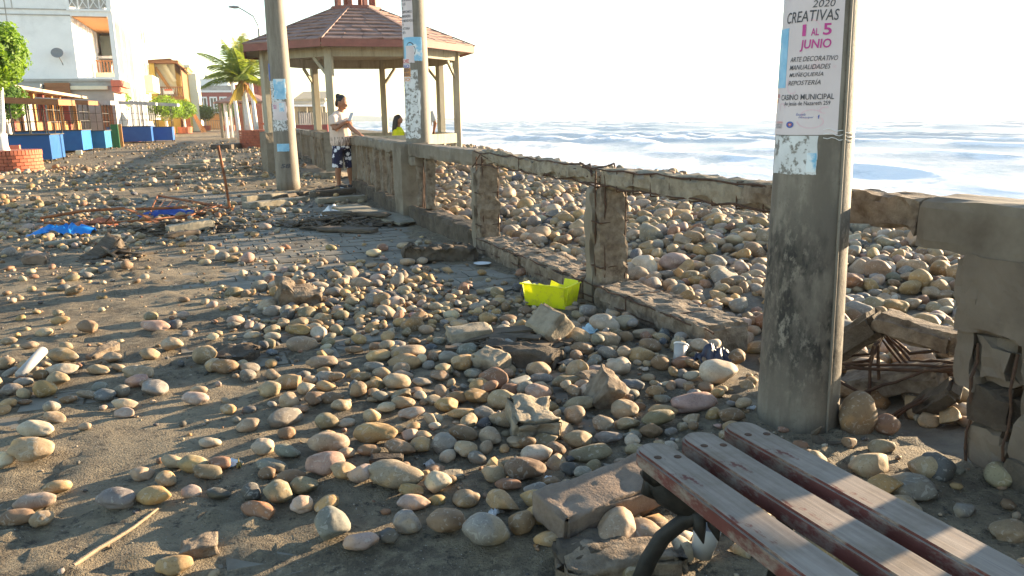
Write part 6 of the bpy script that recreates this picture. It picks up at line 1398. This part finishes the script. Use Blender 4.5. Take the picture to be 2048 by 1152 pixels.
wb_.box('hand_rail', 76.58, 76.74, -11.1, -8.8, 6.4, 6.5, 'brownwood'); wb_.box('low_wall', 76.5, 76.8, -11.1, -8.8, 4.76, 5.5, 'cream')
rl = wb_.box('balcony_rail', 68.9, 69.2, -11.4, -8.4, 9.5, 9.65, 'white'); wb_.box('balcony_top', 68.9, 69.2, -11.4, -8.4, 10.75, 10.9, 'white')
for k in range(4):
    c = -11.0 + k * .72
    for d_ in (1, -1): mb = MB(); mb.bar(AW(69.08, c - .28 * d_, 9.75), AW(69.08, c + .28 * d_, 10.65), .06, .06); mb.build('lattice', MT['white'], wb_.o)
    wb_.box('lattice_post', 69.0, 69.14, c - .37, c - .31, 9.65, 10.75, 'white'); wb_.box('lattice_panel', 69.16, 69.19, c - .27, c + .33, 9.8, 10.6, 'greyplaster')
sd = empty('satellite_dish', AW(68.9, -12.2, 5.9), 0, 'round grey satellite dish mounted on the white side wall', 'satellite dish'); mb = MB(); mb.lathe([(.02, .0), (.25, .04), (.42, .14), (.40, .15), (.24, .06), (.02, .02)], (0, 0, 0), 20); d_ = mb.build('dish', MT['grey_metal'], sd, True, loc=(0, -.35, .5)); d_.rotation_euler = (R(55), R(35), 0); mb = MB(); mb.tube([(0, -.3, .42), (.12, -.1, -.1), (.12, .0, -.3)], .03, 8); mb.build('arm', MT['dark_metal'], sd)
# low grey front building
gb = TB('grey_shop', 'low grey plastered shop with coral cornice below the white block', 62, -9)
gb.box('wall', 62, 68.8, -26, -8.0, 0, 4.1, 'greyplaster'); gb.box('parapet', 61.9, 62.0, -26, -7.95, 4.1, 4.25, 'greyplaster'); gb.box('upper_wall', 61.0, 61.99, -20, -12.2, 0, 3.9, 'greyplaster'); gb.box('shutter_box', 61.6, 61.98, -12.1, -10.6, 3.35, 4.0, 'brownwood'); gb.box('cream_strip', 61.7, 61.97, -10.58, -8.3, 3.55, 3.8, 'cream')
gb.box('coral_cornice', 61.2, 66, -8.0, -7.35, 3.75, 4.15, 'coral'); gb.box('coral_cornice', 61.3, 66, -8.0, -7.55, 3.4, 3.72, 'coral'); gb.box('door', 61.97, 62.0 + .05, -8.9, -8.2, 0, 2.5, 'brownwood')
# wooden shop fronts behind the kiosks
sh_ = TB('wooden_shop_front', 'row of wooden shop fronts with orange pillars behind the kiosks', 40, -11)
sh_.box('back_wall', 36, 60, -13.2, -13, 0, 2.9, 'brownwood'); sh_.box('roof', 35, 60.5, -13.4, -9.4, 2.9, 3.05, 'canopy')
for k in range(11): a = 36.5 + k * 2.2; sh_.box('pillar', a, a + .28, -10.2, -9.9, 0, 2.9, 'orangewood' if k % 3 else 'redwall'); sh_.box('panel', a + .5, a + 1.9, -10.1, -10.0, 0, 1.45, 'brownwood' if k % 2 else 'orangewood'); sh_.box('door_leaf', a + .4, a + 1.2, -12.98, -12.9, 0, 2.3, 'cream' if k % 2 else 'orangewood')
for k in range(5): c = -16 + k * 1.2; sh_.box('wall_panel', 35.9, 36, c, c + 1.1, 0, 2.6, 'brownwood')
sh_.box('shutter', 44.5, 46.5, -9.88, -9.8, .3, 2.4, 'greyplaster')
rp = TB('pale_roof_shop', 'low shop with a pale sloping sheet roof behind the nearest kiosk', 33, -12)
mb = MB(); mb.slab([AW(30, -8.9, 2.2), AW(37, -8.9, 2.35), AW(37, -14.5, 3.4), AW(30, -14.5, 3.35)], .08); mb.build('roof', MT['cream'], rp.o)
rp.box('wall', 31, 36.5, -14.4, -12.5, 0, 2.6, 'brownwood')
for k in range(4): rp.box('post', 30.6 + k * 1.9, 30.72 + k * 1.9, -9.5, -9.38, 0, 2.25, 'redwall'); rp.box('pillar', 34.5, 34.9, -12.0 + k * .8, -11.7 + k * .8, 0, 2.4, 'cream' if k % 2 else 'brownwood')
rp.box('low_wall', 32, 32.15, -12.3, -9.4, 0, 1.35, 'brownwood')
for k, c in enumerate((AW(33.5, -10.4, 2.72), AW(39, -9.9, 2.6))): mb = MB(); mb.lathe([(.05, 0), (.26, .1), (.3, .3), (.22, .5), (.04, .56)], c, 14); tag(mb.build('round_finial', MT['cream']), ('round cream ball ornament on the nearest shop roof', 'round cream ball ornament on the second shop roof')[k], 'ornament')
# cream slab beyond
cb_ = TB('cream_building', 'tall narrow cream building just beyond the white block', 89, -10); cb_.box('wall', 89, 99, -26, -9.0, 0, 12.0, 'cream'); cb_.box('balcony', 90, 97, -8.996, -7.9, 4.4, 6.0, 'cream'); cb_.box('balcony', 90, 97, -8.996, -8.1, 1.6, 3.2, 'white')
for k in range(4):
    for z in (1.2, 4.8, 8.2): cb_.window('sea', 90.3 + k * 2.4, z + (3.4 if z < 2 else 1.5), z + (4.4 if z < 2 else 2.7), .8, -9.0, 'cream', 'glass', .06)
db = TB('grey_rooftop_house', 'unfinished grey house with dark gap and rooftop clutter beside the balcony house', 104, -12); db.box('wall', 104, 112, -22, -9.4, 0, 7.4, 'greyplaster'); db.box('roof_room', 105, 110, -14, -11, 7.4, 9.8, 'greyplaster'); db.box('dark_opening', 103.9, 104, -11.4, -9.5, 3.9, 6.2, 'glass'); db.box('yellow_base', 103.0, 103.99, -12, -9.42, 0, 3.6, 'yellow')
for k in range(4): db.box('pipe', 103.7, 103.85, -11.2 + k * .5, -11.1 + k * .5, 5.6, 7.3, 'white')
# balcony house
hb = TB('balcony_house', 'yellow house with brown wooden corner balcony and gabled roof', 104, -8)
hb.box('wall', 104.6, 114, -9.3, -6.6, 0, 8.0, 'yellow'); hb.box('yellow_pier', 103.2, 104.58, -9.3, -8.75, 3.6, 8.0, 'yellow'); hb.box('roof_beam', 103.0, 114.2, -9.35, -6.1, 8.0, 8.35, 'brownwood'); hb.box('balcony_floor', 102.9, 114, -8.74, -5.8, 3.9, 4.25, 'brownwood'); hb.box('inner_wall', 104.4, 104.58, -8.74, -6.62, 4.26, 8.0, 'cream')
mb = MB(); mb.slab([AW(102.9, -9.4, 8.36), AW(102.9, -6.9, 8.55), AW(114.4, -6.9, 8.55), AW(114.4, -9.4, 8.36)], .1); mb.slab([AW(102.9, -6.9, 8.55), AW(102.9, -5.4, 7.4), AW(114.4, -5.4, 7.4), AW(114.4, -6.9, 8.55)], .1); mb.build('roof', MT['brownwood'], hb.o)
for k in range(9): hb.box('stair_board', 104.2, 104.35, -8.6 + k * .17, -8.48 + k * .17, 4.3, 7.2 - k * .3, 'white')
mb = MB(); mb.bar(AW(104.1, -8.7, 7.6), AW(104.1, -7.0, 4.5), .12, .35); mb.build('stair_beam', MT['orangewood'], hb.o); mb = MB(); mb.bar(AW(104.0, -7.7, 7.9), AW(104.0, -6.7, 6.0), .1, .4); mb.build('arch_brace', MT['cream'], hb.o)
for k in range(12): hb.box('side_board', 103.2 + k * .9, 104.0 + k * .9, -5.95, -5.85, 4.26, 7.5, 'brownwood')
hb.box('balcony_hand_rail', 102.95, 103.05, -8.7, -5.85, 5.25, 5.37, 'brownwood')
for k in range(12): hb.box('balcony_baluster', 102.96, 103.04, -8.65 + k * .24, -8.58 + k * .24, 4.26, 5.25, 'brownwood')
hb.box('banner', 102.88, 102.94, -8.0, -6.9, 4.5, 5.1, 'white'); hb.box('banner_stripe', 102.85, 102.878, -7.9, -7.0, 4.9, 5.1, 'coral')
for k in range(4): hb.box('post', 103.1 + k * 3, 103.3 + k * 3, -6.1, -5.9, 0, 3.9, 'brownwood')
for k in range(5):
    a = 106 + k * .9; mb = MB(); mb.bar(AW(a, -4.4 + k * .1, 0), AW(a, -6.0, 4.0), .14, .08); mb.build('leaning_plank', MT['orangewood'], hb.o)
hb.box('red_base_wall', 104, 116, -6.3, -6.1, 0, 1.8, 'redwall')
yb = TB('yellow_house', 'pale yellow two-storey house beyond the balcony house', 126, -8); yb.box('wall', 124, 136, -12, -6.2, 0, 8.8, 'yellow'); yb.box('sea_wall', 124.2, 136, -6.196, -5.2, 0, 8.0, 'cream'); yb.box('cornice', 123.8, 136.2, -12.1, -5.9, 8.8, 9.15, 'cream'); yb.box('dark_band', 123.9, 123.998, -8.1, -6.3, 6.3, 7.2, 'brownwood'); yb.window('cam', -7.2, 3.4, 4.8, 1.1, 123.99, 'cream')
# dark red building closing the view
Yr = 172; rbA, rbB = at(400, 250, Yr), at(580, 250, Yr + 8); rr_ = empty('red_building', (rbA.x, rbA.y, 0), 0, 'dark red two-storey building with white windows closing the promenade', 'building', world=True)
ang_ = math.atan2(rbB.y - rbA.y, rbB.x - rbA.x); Lr = (rbB - rbA).length; dx_ = (rbB - rbA).normalized(); nx_ = Vector((dx_.y, -dx_.x, 0))
def rbx(name, u0, u1, z0, z1, t0, t1, mat, parent=None):
    mb = MB(); c = Vector((rbA.x, rbA.y, 0)) + dx_ * (u0 + u1) / 2 + nx_ * (t0 + t1) / 2; mb.box((c.x, c.y, (z0 + z1) / 2), (u1 - u0, t1 - t0, z1 - z0), ang_); return mb.build(name, MT[mat], parent or rr_)
rbx('wall', 0, 8.2, 0, 7.4, -8, 0, 'redwall'); rbx('cornice', -.2, 8.4, 7.4, 7.8, -8, .35, 'white'); rbx('parapet', -.1, 8.3, 7.8, 8.8, -8, .1, 'greyplaster'); rbx('roof_room', 1, 6.5, 8.8, 10.2, -6, -1, 'white'); rbx('balcony_slab', -.1, 8.3, 3.1, 3.35, .004, 1.1, 'white'); rbx('balcony_rail', -.1, 8.3, 4.1, 4.2, 1.0, 1.1, 'white')
for k in range(22): rbx('balcony_baluster', k * .37, k * .37 + .06, 3.36, 4.1, 1.02, 1.08, 'white')
for k in range(4):
    u = .6 + k * 2.0; wn_ = rbx('window', u, u + 1.1, 3.5, 6.2, .004, .05, 'glass')
    for a0, a1, z0, z1 in ((u - .22, u, 3.4, 6.5), (u + 1.1, u + 1.32, 3.4, 6.5), (u, u + 1.1, 6.2, 6.5), (u + .47, u + .63, 3.5, 6.2)): rbx('frame', a0, a1, z0, z1, .004, .16, 'white', wn_)
for k in range(4): rbx('column', .3 + k * 2.4, .6 + k * 2.4, 0, 3.1, .8, 1.08, 'white')
for k in range(4): rbx('water_tank', 2.2 + k * .9, 2.7 + k * .9, 10.2, 11.1, -4, -3.4, 'greyplaster')
bb0 = at(520, 250, 120); b2 = empty('brick_tower_house', (bb0.x, bb0.y, 0), 0, 'orange brick house with gable dormer seen between the palm and left pole', 'building', world=True)
mb = MB(); mb.box((bb0.x, bb0.y, 3.2), (6.0, 6, 6.4), .1); mb.build('wall', MT['brick'], b2); mb = MB(); mb.box((bb0.x + .2, bb0.y - 3.1, 6.1), (1.7, .25, 2.2), .1); mb.build('dormer', MT['redwall'], b2); mb = MB(); mb.box((bb0.x + .2, bb0.y - 3.26, 6.1), (.9, .1, 1.4), .1); mb.build('dormer_window', MT['brick'], b2)
mb = MB(); mb.slab([(bb0.x - .9, bb0.y - 3.5, 7.25), (bb0.x + 1.3, bb0.y - 3.4, 7.25), (bb0.x + .2, bb0.y - 2.8, 8.0)], .12); mb.build('dormer_roof', MT['roof'], b2)
# sandy house and red wall on the shore behind the gazebo
sh0 = at(585, 246, 74); sh1 = at(645, 246, 74); s3 = empty('shore_house', ((sh0.x + sh1.x) / 2, 77, 0), 0, 'sandy low house with verandah on the shore, seen through the gazebo', 'building', world=True); xm, wx = (sh0.x + sh1.x) / 2, sh1.x - sh0.x
mb = MB(); mb.box((xm, 78, 1.6), (wx * 1.1, 6, 3.2)); mb.build('wall', MT['sandstone'], s3); mb = MB(); mb.slab([(xm - wx * .62, 73.8, 2.75), (xm + wx * .62, 73.8, 2.7), (xm + wx * .5, 80, 4.0), (xm - wx * .62, 80, 4.0)], .2); mb.build('roof', MT['sandstone'], s3)
mb = MB(); mb.slab([(xm - wx * .62, 73.75, 2.5), (xm + wx * .62, 73.75, 2.45), (xm + wx * .62, 73.85, 2.72), (xm - wx * .62, 73.85, 2.75)], .08); mb.build('eave', MT['white'], s3)
for k in range(3): mb = MB(); mb.box((xm - wx * .3 + k * wx * .24, 74.98, 1.5), (.5, .06, 1.1)); mb.build('window', MT['glass'], s3)
for k in range(5): mb = MB(); mb.box((xm - wx * .5 + k * wx * .25, 74.0, 1.3), (.12, .12, 2.6)); mb.build('post', MT['gaz_wood'], s3)
f0 = at(592, 256, 58); f1 = at(640, 258, 58); mb = MB(); mb.box(((f0.x + f1.x) / 2, 58, .55), (f1.x - f0.x + 1.2, .3, .75)); tag(mb.build('red_wall', MT['redwall']), 'low dark red wall in front of the sandy shore house', 'wall')
fn = empty('shore_fence', ((f0.x + f1.x) / 2, 60, 0), 0, 'grey slatted fence between the red wall and the shore house', 'fence', world=True)
for k in range(16): mb = MB(); mb.box((f0.x - .2 + k * (f1.x - f0.x + .6) / 15, 60, 1.0), (.10, .05, 1.6)); mb.build('slat', MT['greyplaster'] if k < 6 else MT['gaz_wood'], fn)
# fence across the far end of the promenade
e0, e1 = at(352, 259, 128), at(452, 258, 128); ef = empty('end_fence', ((e0.x + e1.x) / 2, 128, 0), 0, 'thin metal fence across the far end of the promenade', 'fence', world=True)
for k in range(22): mb = MB(); mb.box((e0.x + (e1.x - e0.x) * k / 21, 128, .75), (.06, .06, 1.5)); mb.build('upright', MT['dark_metal'], ef)
for z in (.2, 1.45): mb = MB(); mb.bar((e0.x, 128, z), (e1.x, 128, z), .06); mb.build('rail', MT['dark_metal'], ef)
h0 = at(430, 256, 134); mb = MB(); mb.box((h0.x, h0.y, 1.3), (9, .2, 2.6), .1); tag(mb.build('hoarding', MT['orangewood']), 'plain brown hoarding behind the far metal fence', 'hoarding')
# ------------------------------------------------------------------ sea haze: even air round the whole place
hz = MB(); hz.box((0, 0, 7.2), (40000, 40000, 22.6))
hm = bpy.data.materials.new('sea_haze'); hm.use_nodes = True; hnt = hm.node_tree; hnt.nodes.clear()
ho = hnt.nodes.new('ShaderNodeOutputMaterial'); pv = hnt.nodes.new('ShaderNodeVolumePrincipled')
pv.inputs['Color'].default_value = (.96, .95, .93, 1); pv.inputs['Density'].default_value = .0004; pv.inputs['Anisotropy'].default_value = .55
hnt.links.new(pv.outputs[0], ho.inputs['Volume'])
tag(hz.build('haze', hm), kind='stuff')
